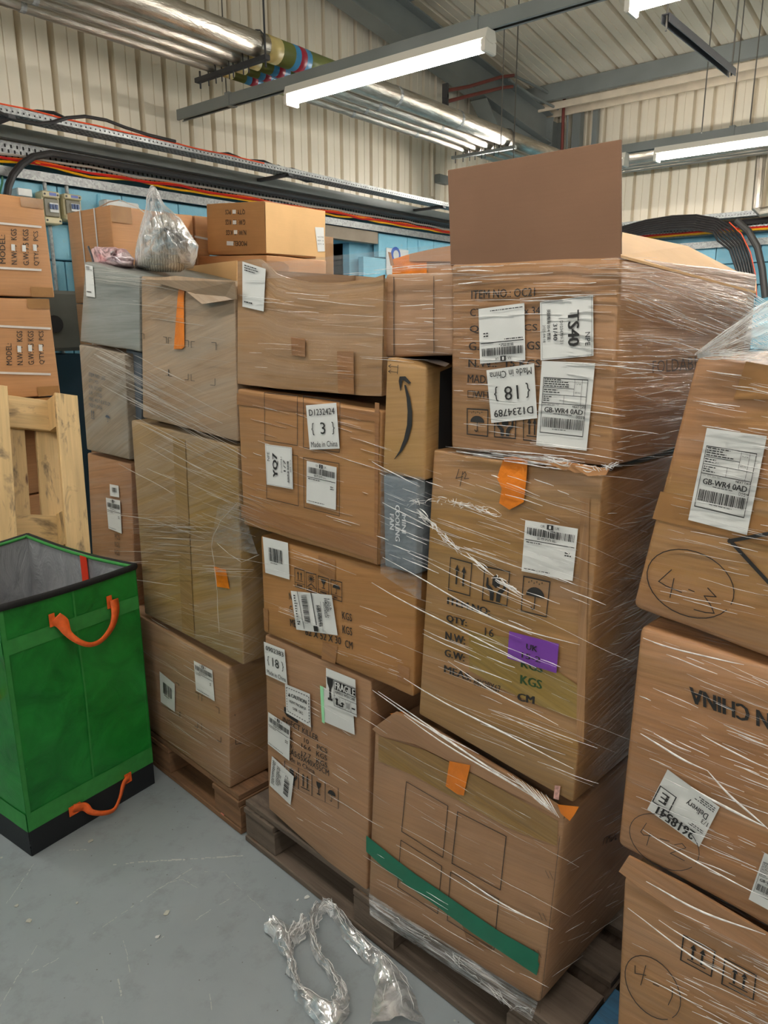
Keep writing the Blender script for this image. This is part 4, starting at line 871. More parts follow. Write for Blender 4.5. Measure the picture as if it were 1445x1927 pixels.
P_.hands(subH(F0, 0, .25)); P_.arrows(subH(F0, .25, .5)); P_.goblet(subH(F0, .5, .75), .5, .2, .8, .18); P_.umbrella(subH(F0, .75, 1), .5, .5, .3)
P_.build('printed_marks', ink, bI.o)
bJ = carton('carton with four handling symbols above the bottom one of the middle stack', [(490, 1008), (783, 1087), (777, 1312), (497, 1190)], 0.0, .5, card('carton_j', srgb(170, 122, 72), .35, -.15, .05, .25))
c = cv((480, 1000), 4.25)
courier(bJ.o, bJ.pl, c((60, 42), (262, 92), (276, 386), (82, 330)), bJ.off, 'bar', seed=3)
P_ = Print(bJ.pl, bJ.off+.001)
QI = [((315, 293), (392, 315), (397, 462), (320, 440)), ((407, 327), (487, 345), (490, 497), (412, 472)), ((503, 355), (588, 380), (588, 520), (506, 492)), ((605, 385), (693, 408), (693, 563), (612, 535))]
for k, qd in enumerate(QI):
    H = homog(c(*qd)); P_.frame(H, w=.045); P_.line(H, [(0, .76), (1, .76)], .03); P_.small(H, .2, .82, .8, .95, 1, k, .9)
    [lambda: P_.arrows(subH(H, 0, 1, 0, .76)), lambda: P_.sun(subH(H, 0, 1, 0, .76)), lambda: P_.goblet(subH(H, 0, 1, 0, .76)), lambda: P_.umbrella(subH(H, 0, 1, 0, .76))][k]()
T('N.W.', (270, 488), (340, 505), (272, 545)); T('G.W.', (273, 590), (345, 610), (276, 648)); T('MEAS:', (278, 698), (375, 722), (282, 758)); T('KGS', (693, 638), (770, 662), (697, 698)); T('KGS', (696, 748), (773, 772), (699, 812))
T('62 X 52 X 30', (400, 770), (685, 850), (402, 828)); T('CM', (718, 866), (777, 884), (720, 928)); P_.build('printed_marks', ink, bJ.o)
o, H = sheet(bJ.o, bJ.pl, c((285, 475), (612, 510), (660, 832), (330, 785)), bJ.off-.002, wob=.003); P_ = Print(bJ.pl, bJ.off-.005); r_ = random.Random(4)
for (u0, u1, v0, v1) in ((.24, .38, .08, .8), (.58, .64, .3, .82)):
    y = v0
    while y < v1: h_ = r_.choice((.008, .014, .024)); P_.rect(H, u0, y, u1, y+h_); y += h_+r_.choice((.008, .014))
P_.rect(H, .44, .84, .54, .98); P_.line(H, [(.16, 0), (.2, .95)], .012); P_.line(H, [(.5, 0), (.52, .8)], .02); P_.line(H, [(.7, .2), (.66, .95)], .006); P_.small(H, .8, .1, .97, .4, 8, 6); P_.small(H, .76, .2, .9, .6, 10, 7); P_.small(H, .05, .1, .12, .9, 12, 8)
P_.text(lambda u, v: H(.66+v*.06, .72-u*.5) if False else H(.68-v*.07+.0, .3+u*.5), 'GBR 270-6-01', 0, 0, 1, 1, .02); P_.build('label_print', ink, o)
bK = carton('middle stack carton with four printed squares and three white labels', [(446, 732), (717, 774), (712, 1066), (458, 987)], -.01, .5, c_k, bulge=.006)
c = cv((440, 700), 3.503)
squares(bK, c, [((200, 137), (418, 157), (418, 485), (205, 450)), ((458, 157), (700, 195), (695, 530), (458, 497)), ((212, 512), (420, 553), (425, 883), (216, 833)), ((458, 563), (693, 603), (695, 950), (463, 893))], .012)
courier(bK.o, bK.pl, c((475, 220), (675, 203), (697, 505), (500, 512)), bK.off-.001, 'made', a='D1232424', b='3')
courier(bK.o, bK.pl, c((217, 742), (205, 475), (382, 498), (390, 773)), bK.off-.001, 'route', a='YQ7', b=('D1232424-1', '1/7', '英国普派 纺织物', '2024-12-16'))
courier(bK.o, bK.pl, c((480, 585), (677, 628), (672, 910), (478, 862)), bK.off-.001, 'or', a='GE', b='2')
k_tape = card('k_tape', srgb(150, 104, 62), .6, -.08, .08, .1)
for qd in (((20, 140), (960, 270), (960, 330), (20, 215)), ((45, 870), (930, 1090), (930, 1240), (50, 960))): strip(bK.o, bK.pl, c(*qd), bK.off+.0016, k_tape)
strip(bK.o, bK.pl, c((930, 200), (958, 205), (945, 1270), (925, 1262)), bK.off+.0014, k_tape)
# open carton on top of the middle stack, with a torn, sagging top edge
pl = Pl(N, C0); top = [(447, 492), (470, 488), (490, 487), (503, 497), (520, 515), (545, 524), (580, 531), (612, 532), (645, 531), (680, 527), (700, 524), (722, 517)]
bot = [(447, 722), (470, 725), (490, 727), (505, 729), (520, 731), (545, 733), (580, 736), (612, 738), (645, 741), (680, 744), (700, 745), (718, 746)]
base = pl.at((580, 736)); mb = MB(); n_ = len(top); L0 = 0
cols = []
for k in range(n_):
    for j in range(7):
        v = j/6; p = (top[k][0]*(1-v)+bot[k][0]*v, top[k][1]*(1-v)+bot[k][1]*v); cols.append(pl.at(p, -.004*math.sin(v*math.pi)-.004*noise.noise(Vector((k*.5, j*.7, 2)))))
fs = [[k*7+j, k*7+j+1, (k+1)*7+j+1, (k+1)*7+j] for k in range(n_-1) for j in range(6)]
UU = [(k//7*.045, -(k % 7)*.06) for k in range(len(cols))]
mb.add(cols, fs, [[UU[i] for i in f] for f in fs]); back = [v+N*.004 for v in cols]; mb.add(back, [f[::-1] for f in fs], [[UU[i] for i in f] for f in fs])
for k in range(n_-1): mb.add([cols[k*7], cols[(k+1)*7], back[(k+1)*7], back[k*7]], [(0, 1, 2, 3)])
bl = mb.build('carton', c_l, None, origin=base, smooth=True); tag(bl, 'open carton with a torn sagging rim on top of the middle stack', 'carton')
mb = MB(); tl, trr, brr, bll = pl.at((447, 505)), pl.at((722, 530)), pl.at((718, 745)), pl.at((447, 722)); e = N*.40
for (a, b, c_, d_) in ((tl, bll, bll+e, tl+e), (trr+e, brr+e, brr, trr), (tl+e, bll+e, brr+e, trr+e), (bll, brr, brr+e, bll+e)):
    nn = (b-a).cross(c_-b).normalized()*.004; mb.prism([a, b, c_, d_], nn)
mb.build('carton_walls', c_l, bl); pL = Pl(N, C0)
courier(bl, pL, [(456, 492), (500, 506), (496, 586), (456, 577)], -.0085, 'small', seed=8)
for qd in (((547, 634), (574, 638), (574, 672), (549, 668)), ((634, 661), (665, 661), (666, 742), (636, 740))): strip(bl, pL, list(qd), -.0086, k_tape)
# ---- right-hand stack on the same pallet
bR = carton('bottom carton of the right-hand stack with a slanting green tape', [(703, 1368), (1065, 1535), (1014, 1892), (691, 1692)], 0.0, .78, c_r, bulge=.009, r=.012)
c = cv((640, 1300), 2.408)
squares(bR, c, [((300, 412), (488, 522), (465, 755), (278, 637)), ((532, 548), (752, 660), (725, 903), (506, 782)), ((275, 677), (460, 795), (442, 1010), (260, 888)), ((500, 822), (718, 945), (697, 1173), (485, 1040))], .014)
strip(bR.o, bR.pl, c((118, 655), (260, 770), (350, 838), (450, 905), (580, 995), (720, 1090), (900, 1192), (896, 1225), (902, 1240), (890, 1290), (740, 1190), (600, 1098), (440, 978), (300, 880), (190, 795), (118, 728)), bR.off-.002, green_tape, label='dark green tape strip slanting down to the right')
tape_ol = card('tape_over_card', srgb(146, 112, 62), .7, -.1, .1, .3); tape_br = card('tape_over_card_brown', srgb(138, 98, 60), .7, -.1, .08, .1)
strip(bR.o, bR.pl, [(712, 1385), (800, 1412), (900, 1462), (1050, 1545), (1048, 1592), (960, 1560), (860, 1505), (780, 1460), (712, 1432)], bR.off+.0016, tape_ol, label='olive tape band under the top edge')
strip(bR.o, bR.pl, [(860, 1710), (880, 1714), (930, 1760), (925, 1790), (880, 1775)], bR.off+.0016, tape_br)
strip(bR.o, bR.pl, c((495, 318), (590, 337), (575, 400), (560, 475), (530, 468), (478, 432)), bR.off-.002, orange_tape, label='short patch of orange tape')
strip(bR.o, bR.pl, c((985, 515), (1082, 525), (1062, 560), (1040, 590), (1000, 556)), bR.off-.006, orange_tape, label='orange tape on the top corner')
strip(bR.o, bR.pl, c((973, 428), (998, 432), (990, 495), (966, 488)), -.005, plain('red_white_tape', srgb(196, 150, 140), .4, var=.4, scale=160), label='scrap of red and white tape')
P_ = Print(bR.pl, bR.off)
for (x, y) in ((930, 815), (900, 1005), (877, 1172)):
    for k in (0, 18): P_.stroke(c((x+k, y+k*.2), (x+k+16, y+34+k*.2)), .9)
P_.stroke(c((995, 660), (945, 1090), (905, 1460)), 1.0); P_.build('staple_marks', inkf, bR.o)
mb = MB(); pf = bR.pl     # raised, bent top flaps of this carton
tp = [pf.at(p, -.002) for p in ((700, 1372), (740, 1342), (800, 1366), (870, 1408), (960, 1462), (1062, 1530), (1060, 1542), (950, 1486), (860, 1440), (780, 1400), (715, 1384))]
mb.prism(tp, N*.012); mb.build('lifted_flap', c_r, bR.o)
strip(bR.o, pf, [(733, 1343), (760, 1338), (786, 1356), (782, 1366)], .03, orange_tape, label='orange tape on the lifted flap')
Pn = bR.side; P_ = Print(Pn, -.006); H = homog([(1140, 1560), (1168, 1548), (1160, 1580), (1134, 1590)]); P_.text(H, 'MADE', 0, 0, 1, 1); P_.build('side_print', inkf, bR.o)
bJt = TB('j_tape', srgb(158, 110, 64)); cc = cv((480, 1000), 4.25)
for qd in (((505, 190), (640, 228), (640, 400), (505, 370)), ((64, 612), (105, 624), (105, 800), (74, 792)), ((540, 880), (660, 915), (640, 1060), (530, 1020)), ((1140, 1060), (1235, 1090), (1230, 1225), (1135, 1190))): strip(bJ.o, bJ.pl, cc(*qd), bJ.off+.0018, bJt)
bQ = carton('large carton printed with ITEM.NO and weights, purple sticker on it', [(815, 847), (1135, 893), (1078, 1513), (787, 1345)], 0.0, .6, c_q, bulge=.005, r=.006)
c = cv((780, 840), 3.141)
P_ = Print(bQ.pl, bQ.off+.001)
for k, qd in enumerate((((213, 658), (338, 692), (325, 883), (200, 848)), ((415, 710), (562, 742), (545, 943), (400, 908)), ((645, 768), (800, 802), (778, 1008), (630, 972)))):
    H = homog(c(*qd)); P_.frame(H, w=.035); [lambda: P_.arrows(H, base=False), lambda: P_.hands(H), lambda: P_.umbrella(H)][k]()
T('ITEM.NO:', (196, 890), (445, 958), (194, 932), .02); T('QTY:', (190, 993), (308, 1026), (188, 1038), .02); T('N.W:', (184, 1094), (298, 1126), (183, 1140), .02); T('G.W:', (180, 1197), (295, 1229), (178, 1240), .02); T('MEAS:', (177, 1292), (335, 1348), (175, 1334), .02)
T('68X38X67', (350, 1368), (508, 1415), (349, 1410)); T('16', (416, 1070), (468, 1084), (415, 1116)); T('CM', (611, 1456), (707, 1478), (609, 1502), .02)
for pts in (((262, 135), (245, 190), (285, 178)), ((285, 150), (268, 235)), ((285, 165), (298, 150), (305, 165), (295, 192), (320, 190))): P_.stroke(c(*pts), 1.1)
P_.build('printed_marks', ink, bQ.o)
P_ = Print(bQ.pl, bQ.off+.001); T('KGS', (628, 1350), (752, 1384), (626, 1402), .02); T('KGS', (632, 1255), (756, 1290), (630, 1305), .02); P_.build('green_print', plain('green_ink', srgb(40, 70, 30), .6), bQ.o)
courier(bQ.o, bQ.pl, c((655, 435), (966, 487), (934, 796), (632, 737)), bQ.off-.001, 'or', b='1', seed=11)
o, H = sheet(bQ.o, bQ.pl, c((560, 1092), (853, 1168), (838, 1341), (548, 1252)), bQ.off-.002, mat=purple, name='purple_label', label='purple paper sticker'); P_ = Print(bQ.pl, bQ.off-.005)
P_.text(H, 'UK', .38, .28, .6, .48, .012); P_.text(H, '15-2', .3, .62, .68, .82, .012); P_.build('label_print', ink, o)
strip(bQ.o, bQ.pl, c((530, 62), (600, 62), (668, 82), (660, 205), (645, 330), (560, 375), (500, 335), (515, 250), (488, 190), (505, 130)), bQ.off-.003, orange_tape, label='crumpled patch of orange tape over the top edge')
for qd in (((980, 300), (1035, 312), (1000, 1750), (955, 1730)),): strip(bQ.o, bQ.pl, c(*qd), bQ.off+.001, card('ridge', srgb(160, 118, 76), .6, 1.5, .15, .1), name='creased_edge')
cc = cv((780, 860), 3.6125)
strip(bQ.o, bQ.pl, cc((370, 1180), (640, 1230), (1120, 1560), (1110, 1790), (850, 1690), (560, 1560), (370, 1450)), bQ.off+.0014, card('yellow_tape', srgb(150, 122, 56), .7, -.25, .12, .5), label='yellowish tape patch across the lower print')
strip(bQ.o, bQ.pl, cc((900, 400), (1080, 440), (1060, 640), (1100, 880), (1090, 1200), (990, 1160), (980, 860), (1100, 460)), bQ.off+.0012, tape_ol) if False else None
for k in range(5):   # torn card edges above its front
    mb = MB(); x = 1000+k*24; pl = Pl(N, C0-.008-.003*k); mb.prism([pl.at(p) for p in ((x-20, 858+k*4), (x+50, 866+k*4), (x+44, 874+k*5), (x+10, 872+k*6), (x-12, 866+k*4))], N*.003); mb.build('torn_edge', c_tape, bQ.o)
bP = carton('large open carton with four white labels at the top of the right-hand stack', [(848, 497), (1168, 480), (1150, 880), (848, 844)], -.005, .6, c_p, bulge=.005, r=.008)
c = cv((830, 250), 2.35)
P_ = Print(bP.pl, bP.off+.001)
T('ITEM NO.: OC21', (134, 697), (415, 684), (133, 735)); T('CTN SIZE: 60 x 34', (128, 778), (437, 768), (128, 812)); T("QTY: 10 PCS", (126, 852), (425, 845), (126, 887)); T('G.W.:  16 KGS', (122, 926), (437, 922), (122, 962)); T('N.W.:  15 KGS', (121, 1002), (438, 1002), (121, 1036)); T('MADE IN CHINA', (118, 1068), (400, 1084), (117, 1104)); T('WHITE', (145, 1140), (260, 1148), (145, 1172))
P_.frame(homog(c((118, 1140), (142, 1141), (142, 1170), (118, 1169))), w=.1)
for k, qd in enumerate((((115, 1220), (207, 1226), (205, 1342), (115, 1332)), ((236, 1232), (330, 1238), (328, 1352), (236, 1344)), ((364, 1240), (440, 1246), (438, 1366), (364, 1358)))):
    H = homog(c(*qd)); P_.frame(H, w=.045); [lambda: P_.umbrella(H, .5, .5, .34), lambda: P_.hands(H), lambda: P_.arrows(H)][k]()
P_.build('printed_marks', ink, bP.o)
courier(bP.o, bP.pl, c((372, 1005), (172, 1021), (165, 779), (368, 752)), bP.off-.001, 'or', a='AA', b='1', seed=14)
courier(bP.o, bP.pl, c((672, 717), (674, 986), (440, 1006), (437, 749)), bP.off-.001, 'route', a='TS40', b=('D1234789-31', '31/40', '英国慢海 25-4 普派', '2025-04-18'))
courier(bP.o, bP.pl, c((425, 1262), (222, 1283), (200, 1050), (411, 1020)), bP.off-.003, 'made', a='D1234789', b='18')
courier(bP.o, bP.pl, c((445, 1008), (681, 1018), (643, 1406), (420, 1379)), bP.off-.001, 'post', seed=4)
mb = MB(); pf = Pl(N, C0-.002); mb.prism([pf.at(p) for p in ((842, 320), (1168, 262), (1168, 486), (848, 500))], N*.0045); mb.build('front_flap', card('flap_brown', srgb(124, 92, 70), 0), bP.o, bevel=.001)
mb = MB(); sp = bP.side; sp2 = Pl(sp.n, sp.c+.09)
h0, h1 = sp.at((1168, 480), .003), sp.at((1423, 549), .003); o0, om, o1 = sp2.at((1171, 437)), sp2.at((1294, 463)), sp2.at((1423, 529))
hm = (h0+h1)/2; mb.prism([h0, hm, h1, o1, om, o0], Vector((0, 0, -.004))); mb.build('side_flap', c_light, bP.o)
P_ = Print(bP.side, -.008); P_.text(homog(cv((830, 250), 2.35)((935, 1008), (1170, 985), (1170, 1045), (935, 1062))), 'FOLDABLE', 0, 0, 1, 1); P_.build('side_print', inkf, bP.o)
# carton between the two stacks, set back
bM = carton('plain carton set back between the two tall stacks, above the arrow box', [(725, 516), (852, 512), (852, 668), (722, 672)], .012, .35, card('carton_m', srgb(170, 132, 100), .5, .02, .1, 0))
P_ = Print(bM.pl, bM.off+.001); P_.stroke([(741, 522), (741, 668)], 1.6); P_.stroke([(816, 520), (816, 664)], 1.2); P_.build('fold_lines', inkf, bM.o)
bN = carton('small kraft carton with a curved black arrow between the tall stacks', [(727, 672), (803, 692), (798, 905), (719, 888)], -.012, .34, card('carton_n', srgb(178, 138, 88), .4, -.2, .06, .2))
c = cv((440, 700), 3.503); P_ = Print(bN.pl, bN.off+.001); arcp = [(1128, 85), (1150, 170), (1160, 260), (1157, 350), (1135, 440), (1100, 520), (1058, 575)]; wv_ = [12, 24, 30, 32, 28, 18, 4]
L_ = [(x-w_/2, y) for (x, y), w_ in zip(arcp, wv_)]; R_ = [(x+w_/2, y+w_*.1) for (x, y), w_ in zip(arcp, wv_)]
for k in range(6): P_.poly(lambda u, v: (u, v), c(L_[k], R_[k], R_[k+1], L_[k+1]))
P_.poly(lambda u, v: (u, v), c((1098, 128), (1086, 60), (1092, 30), (1098, 45), (1110, 60), (1104, 100))); P_.poly(lambda u, v: (u, v), c((1092, 30), (1130, 28), (1169, 72), (1150, 78), (1120, 55), (1100, 55)))
c = cv((380, 340), 3.01)
for y in (1050, 1080): P_.stroke(c((1058, y), (1108, y+6)), 1.0); P_.stroke(c((1070, y-8), (1056, y), (1068, y+10)), 1.0)
P_.stroke(c((1110, 1045), (1106, 1095)), 1.0); P_.build('curved_arrow', ink, bN.o)
sp = bN.side; P_ = Print(sp, -.004); P_.poly(lambda u, v: (u, v), [(828, 700), (850, 690), (850, 860), (824, 880)]); P_.build('black_print', plain('dark_print', srgb(38, 40, 42), .4), bN.o)
tp_ = Pl(Z, bN.f[0].z*.5+bN.f[1].z*.5+.004); P_ = Print(tp_, 0); P_.poly(lambda u, v: (u, v), [(775, 672), (800, 668), (846, 684), (838, 690)]); P_.build('black_tape', plain('black_tape', srgb(52, 50, 50), .3), bN.o)
bO = carton('narrow grey box lettered COOLING FAN under the kraft carton', [(720, 893), (784, 909), (782, 1083), (723, 1067)], -.014, .3, card('grey_card', srgb(116, 126, 134), .5, -.2, .08, 0), name='fan_box', cat='box')
c = cv((440, 700), 3.503); P_ = Print(bO.pl, bO.off+.001)
for tx, x0, x1, y0, y1 in (('MINI', 1134, 1108, 945, 1060), ('COOLING', 1093, 1064, 882, 1112), ('FAN', 1055, 1028, 940, 1035)): P_.text(homog(c((x0, y0), (x0, y1+6), (x1, y1), (x1, y0-6))), tx, 0, 0, 1, 1, .015)
P_.build('white_lettering', white_ink, bO.o)
# ---- load at the right edge
def wide(q): return q
bS = carton('leaning top carton at the right edge, marked 4-3 in a ring', [(1310, 668), (1600, 716), (1650, 1318), (1187, 1142)], .0, .5, c_s, bulge=.008, r=.012)
c = cv((1140, 560), 2.921)
courier(bS.o, bS.pl, c((555, 716), (885, 762), (775, 1305), (452, 1222)), bS.off-.001, 'post', seed=17)
P_ = Print(bS.pl, bS.off)
ring = lambda cx, cy, rx, ry, tl, n=30, a0=.3, a1=6.35: [(cx+rx*math.cos(a0+(a1-a0)*k/n)*math.cos(tl)-ry*math.sin(a0+(a1-a0)*k/n)*math.sin(tl), cy+rx*math.cos(a0+(a1-a0)*k/n)*math.sin(tl)+ry*math.sin(a0+(a1-a0)*k/n)*math.cos(tl)) for k in range(n+1)]
def hand(P_, c, strokes, w_=1.7):
    for s_ in strokes: P_.stroke(c(*s_), w_)
hand(P_, c, [ring(465, 1573, 250, 175, .42), [(360, 1497), (290, 1560), (330, 1585), (415, 1620)], [(374, 1545), (352, 1648)], [(455, 1605), (485, 1616)], [(560, 1597), (605, 1645), (540, 1640), (575, 1690), (595, 1735), (550, 1732), (485, 1715)]])
P_.build('ring_number', marker, bS.o)
P_ = Print(bS.pl, bS.off-.0005); P_.stroke(c((1010, 1275), (680, 1338), (690, 1345), (980, 1660)), 7); P_.build('printed_arrow', ink, bS.o)
strip(bS.o, bS.pl, c((300, 1065), (1200, 1290), (1200, 1440), (255, 1215)), bS.off+.0016, brown_tape); strip(bS.o, bS.pl, c((770, 350), (1000, 390), (1000, 560), (700, 560)), bS.off+.0016, brown_tape)
bT = carton('second carton at the right edge, marked 4-2, upside-down CHINA on it', [(1203, 1178), (1650, 1325), (1650, 1860), (1160, 1590)], .0, .5, c_s, bulge=.009, r=.012)
c = cv((1100, 1150), 2.48); P_ = Print(bT.pl, bT.off)
P_.text(homog(c((1190, 672), (493, 426), (491, 352), (1190, 590))), 'MADE IN CHINA', 0, 0, 1, 1, .02); P_.build('printed_marks', ink, bT.o)
o, H = sheet(bT.o, bT.pl, c((535, 1100), (292, 925), (387, 738), (630, 915)), bT.off-.001); P_ = Print(bT.pl, bT.off-.004)
P_.text(H, '2618541', .16, .02, .86, .22, .02); P_.small(H, .05, .28, .5, .36, 2, 3); P_.text(H, '1/3', .04, .46, .16, .56); P_.text(H, 'Delivery', .1, .58, .5, .76, .012); P_.frame(H, .68, .22, .98, .6, .02); P_.text(H, 'E', .78, .3, .9, .52, .02); P_.small(H, .05, .82, .6, .95, 3, 7); P_.build('label_print', ink, o)
courier(bT.o, bT.pl, c((838, 1130), (1000, 1190), (940, 1440), (765, 1345)), bT.off-.001, 'post', seed=21)
P_ = Print(bT.pl, bT.off-.005); hand(P_, c, [ring(372, 1078, 178, 112, .55), [(288, 990), (262, 1030), (275, 1045), (320, 1050)], [(305, 1038), (290, 1092)], [(352, 1062), (395, 1074)], [(420, 1090), (455, 1085), (472, 1105), (400, 1130), (465, 1165)]], 1.3); P_.build('ring_number', marker, bT.o)
bU = carton('bottom carton at the right edge, marked 4-1 beside arrow symbols', [(1172, 1648), (1650, 1945), (1600, 2330), (1155, 2010)], .0, .5, card('carton_u', srgb(176, 130, 88), .6, -.15, .14, .1), bulge=.009, r=.012)
P_ = Print(bU.pl, bU.off)
for k, qd in enumerate((((462, 1513), (608, 1590), (590, 1705), (448, 1628)), ((655, 1622), (800, 1700), (786, 1815), (640, 1740)))):
    H = homog(c(*qd)); P_.frame(H, w=.045); P_.arrows(H, .2, .15, .8, .85)
P_.build('printed_marks', ink, bU.o)
P_ = Print(bU.pl, bU.off-.001); hand(P_, c, [ring(318, 1757, 168, 105, .95), [(235, 1655), (235, 1690), (285, 1700)], [(285, 1655), (262, 1745)], [(320, 1740), (345, 1752)], [(410, 1765), (408, 1800), (390, 1838)]], 1.5); P_.build('ring_number', marker, bU.o)
mb = MB(); pf = bU.pl; mb.prism([pf.at(p, -.01) for p in ((1164, 1640), (1182, 1612), (1290, 1668), (1470, 1775), (1650, 1890), (1650, 1945), (1450, 1822), (1300, 1735), (1200, 1668))], N*.006); mb.build('lifted_flap', c_s, bU.o)
# ---- cartons behind
def yc(label, Y, q, dep, mat, cat='carton', **k): return carton(label, q, 0, dep, mat, pl=PY(Y), **k)
def ytop(X, z, Y): # pixel of a world point
    d = Vector((X, Y, z))-EYE; return (722.5+FPX*d.dot(RT)/d.dot(FW), 963.5-FPX*d.dot(UP)/d.dot(FW))
zs = (2.098, 1.683, 1.253, .823, .40); xr_ = (1.712, 1.69, 1.664, 1.69); LB = ('topmost of the tall strapped column', 'second from the top of the column', 'third down in the column, behind the pine pallet top', 'lowest of the column, behind the pine pallet')
LL = ['strapped carton with MODEL print up at the left edge, topmost of its column', 'strapped carton with MODEL print at the left edge, second down its column', 'carton third down the left column, just behind the pine pallet top', 'lowest carton of the left column, seen through the pine pallet']
for k in range(4):
    x1 = xr_[k]; x0 = x1-.62; z1, z0 = zs[k]-.006, zs[k+1]+.002
    b = yc(LL[k], 3.3, [ytop(x0, z1, 3.3), ytop(x1, z1, 3.3), ytop(x1+.006, z0, 3.3), ytop(x0, z0, 3.3)], .42, c_tape, bulge=.003, group='strapped cartons at the left edge')
    if k < 2:
        dy = 0 if k == 0 else 196; P_ = Print(b.pl, b.off+.0005); cc = cv((0, 340), 3.141) 
        rows = (((0, 490, 12, 320), 'MODEL:', ), ((68, 495, 78, 285), 'N.W:  7  KGS'), ((138, 500, 148, 288), 'G.W: 7.5 KGS'), ((200, 502, 212, 298), "Q'TY:  8  PCS")) if k == 0 else (((38, 1090, 62, 962), 'MODEL:'), ((102, 1090, 118, 888), 'N.W:  7  KGS'), ((168, 1088, 182, 888), 'G.W: 7.5 KGS'), ((232, 1085, 248, 888), "Q'TY:  8  PCS"))
        for (xa, ya, xb, yb), tx in rows:
            P_.text(homog(cc((xa, ya), (xa-(4 if k else 4), yb), (xa+30, yb), (xa+34, ya))), tx, 0, 0, 1, 1, .005)
        P_.build('printed_marks', ink, b.o)
        for (xa, ya) in (((66, 375), (130, 380), (194, 376)) if k == 0 else ((102, 975), (166, 970), (228, 968))):
            strip(b.o, b.pl, cc((xa, ya), (xa+22, ya+2), (xa+24, ya+40), (xa+2, ya+38)), b.off-.001, paper, name='sticker')
        for ya, yb in (((243, 268), (508, 522)) if k == 0 else ((852, 868), (1128, 1138))):
            strip(b.o, b.pl, cc((-20, ya), (246 if k == 0 else 300, yb), (246 if k == 0 else 300, yb+13), (-20, ya+13)), b.off-.0015, strap_mat, name='strap')
    for qx in ((.0, .1), (.9, 1.0)):
        H = homog([ytop(x0, z1, 3.3), ytop(x1, z1, 3.3), ytop(x1, z0, 3.3), ytop(x0, z0, 3.3)])
        strip(b.o, b.pl, [H(.84, qx[0]), H(1, qx[0]), H(1, qx[1]), H(.84, qx[1])], b.off+.0008, brown_tape)
# strapped cartons in the middle distance
G2 = PX(2.207)
def xcart(label, X, Yn, Yf, z1, z0, dep, mat, **k):   # its marked face looks at the aisle (towards -X)
    return carton(label, [ytop(X, z1, Yf), ytop(X, z1, Yn), ytop(X, z0, Yn), ytop(X, z0, Yf)], 0, dep, mat, pl=PX(X), **k)
z = 2.156
for k, lab in enumerate(('strapped carton behind the clear bag, topmost of its stack', 'strapped carton second down, left of the pink bag', 'strapped carton third down behind the left load', 'strapped carton lowest in view behind the left load')):
    b = xcart(lab, 2.215, 3.6, 4.03, z, z-.47, .42, c_tape, group='strapped cartons behind the left load')
    for xx in (158, 183):
        yy0 = 392 if k == 0 else None
        H = homog([ytop(2.215, z, 4.03), ytop(2.215, z, 3.6), ytop(2.215, z-.47, 3.6), ytop(2.215, z-.47, 4.03)])
        u = .33 if xx == 158 else .66; strip(b.o, b.pl, [H(u-.03, 0), H(u, 0), H(u+.01, 1), H(u-.02, 1)], b.off, strap_mat, name='strap')
    strip(b.o, PY(3.6), [ytop(2.215+a, z-c_, 3.6) for a, c_ in ((0, 0), (.12, 0), (.12, .08), (0, .08))], -.006, brown_tape)
    z -= .475
mb = MB(); mb.tube([PX(2.3).at(p) for p in ((182, 392), (205, 380), (225, 376), (255, 388), (275, 402))], .006, 6, flat=.4); bar('loose_strap', 'loose white strap looping over the carton behind the clear bag', 'strap', mb, strap_mat)
for (p0, p1, Y, h, lab) in (((300, 399), (362, 405), 4.0, .35, 'small strapped carton right of the clear bag, left of the pair'), ((366, 405), (391, 408), 4.02, .35, 'small strapped carton right of the clear bag, right of the pair')):
    a = PY(Y).at(p0); b_ = PY(Y).at(p1)
    b = yc(lab, Y, [p0, p1, ytop(b_.x, b_.z-h, Y), ytop(a.x, a.z-h, Y)], .3, c_tape)
    y0 = p0[1]+38; strip(b.o, b.pl, [(p0[0], y0), (p1[0], y0+5), (p1[0], y0+9), (p0[0], y0+4)], b.off, strap_mat, name='strap')
bV = carton('upside-down carton printed QTY and N.W. on top of the rear stack', [(388, 384), (497, 378), (500, 478), (391, 480)], 0, .42, card('carton_v', srgb(176, 128, 80), .15, 0, 0, 0), pl=PX(3.07))
c = cv((380, 340), 3.01); P_ = Print(bV.pl, bV.off+.001)
for tx, x0, x1, y0, y1 in ((("Q'TY:  8  PCS"), 132, 243, 160, 192), ('G.W:  7.5  KGS', 133, 245, 220, 250), ('N.W:  7  KGS', 136, 250, 280, 308), ('MODEL:', 178, 254, 342, 370)): P_.text(homog(c((x1, y1), (x0, y1), (x0, y0), (x1, y0))), tx, 0, 0, 1, 1, .005)
P_.build('printed_marks', ink, bV.o)
for x, y in ((172, 165), (174, 225), (180, 280)): strip(bV.o, bV.pl, c((x, y), (x+20, y), (x+20, y+22), (x, y+22)), bV.off-.001, paper, name='sticker')
strip(bV.o, bV.pl, c((140, 342), (178, 344), (178, 368), (140, 366)), bV.off-.001, paper, name='sticker')
P_y = Pl((0, 1, 0), bV.f[1].y); sd_ = [(499, 378), (612, 396), (612, 486), (501, 479)]
strip(bV.o, P_y, [(499, 380), (612, 397), (611, 484), (501, 476)], -.004, c_light, name='light_side'); strip(bV.o, P_y, c((640, 263), (690, 265), (696, 400), (656, 402)), -.007, paper, name='delivery_note')
P_ = Print(P_y, -.009)
for k in range(3): P_.text(homog(c((655, 315+k*20), (690, 317+k*20), (690, 324+k*20), (655, 322+k*20))), ('NOTES', 'REF 12', 'QTY 8')[k], 0, 0, 1, 1)
P_.build('label_print', ink, bV.o)
carton('carton under the upside-down one, just above the torn rim', [(365, 482), (502, 480), (502, 560), (365, 560)], 0, .5, c_tape, pl=PX(3.06))
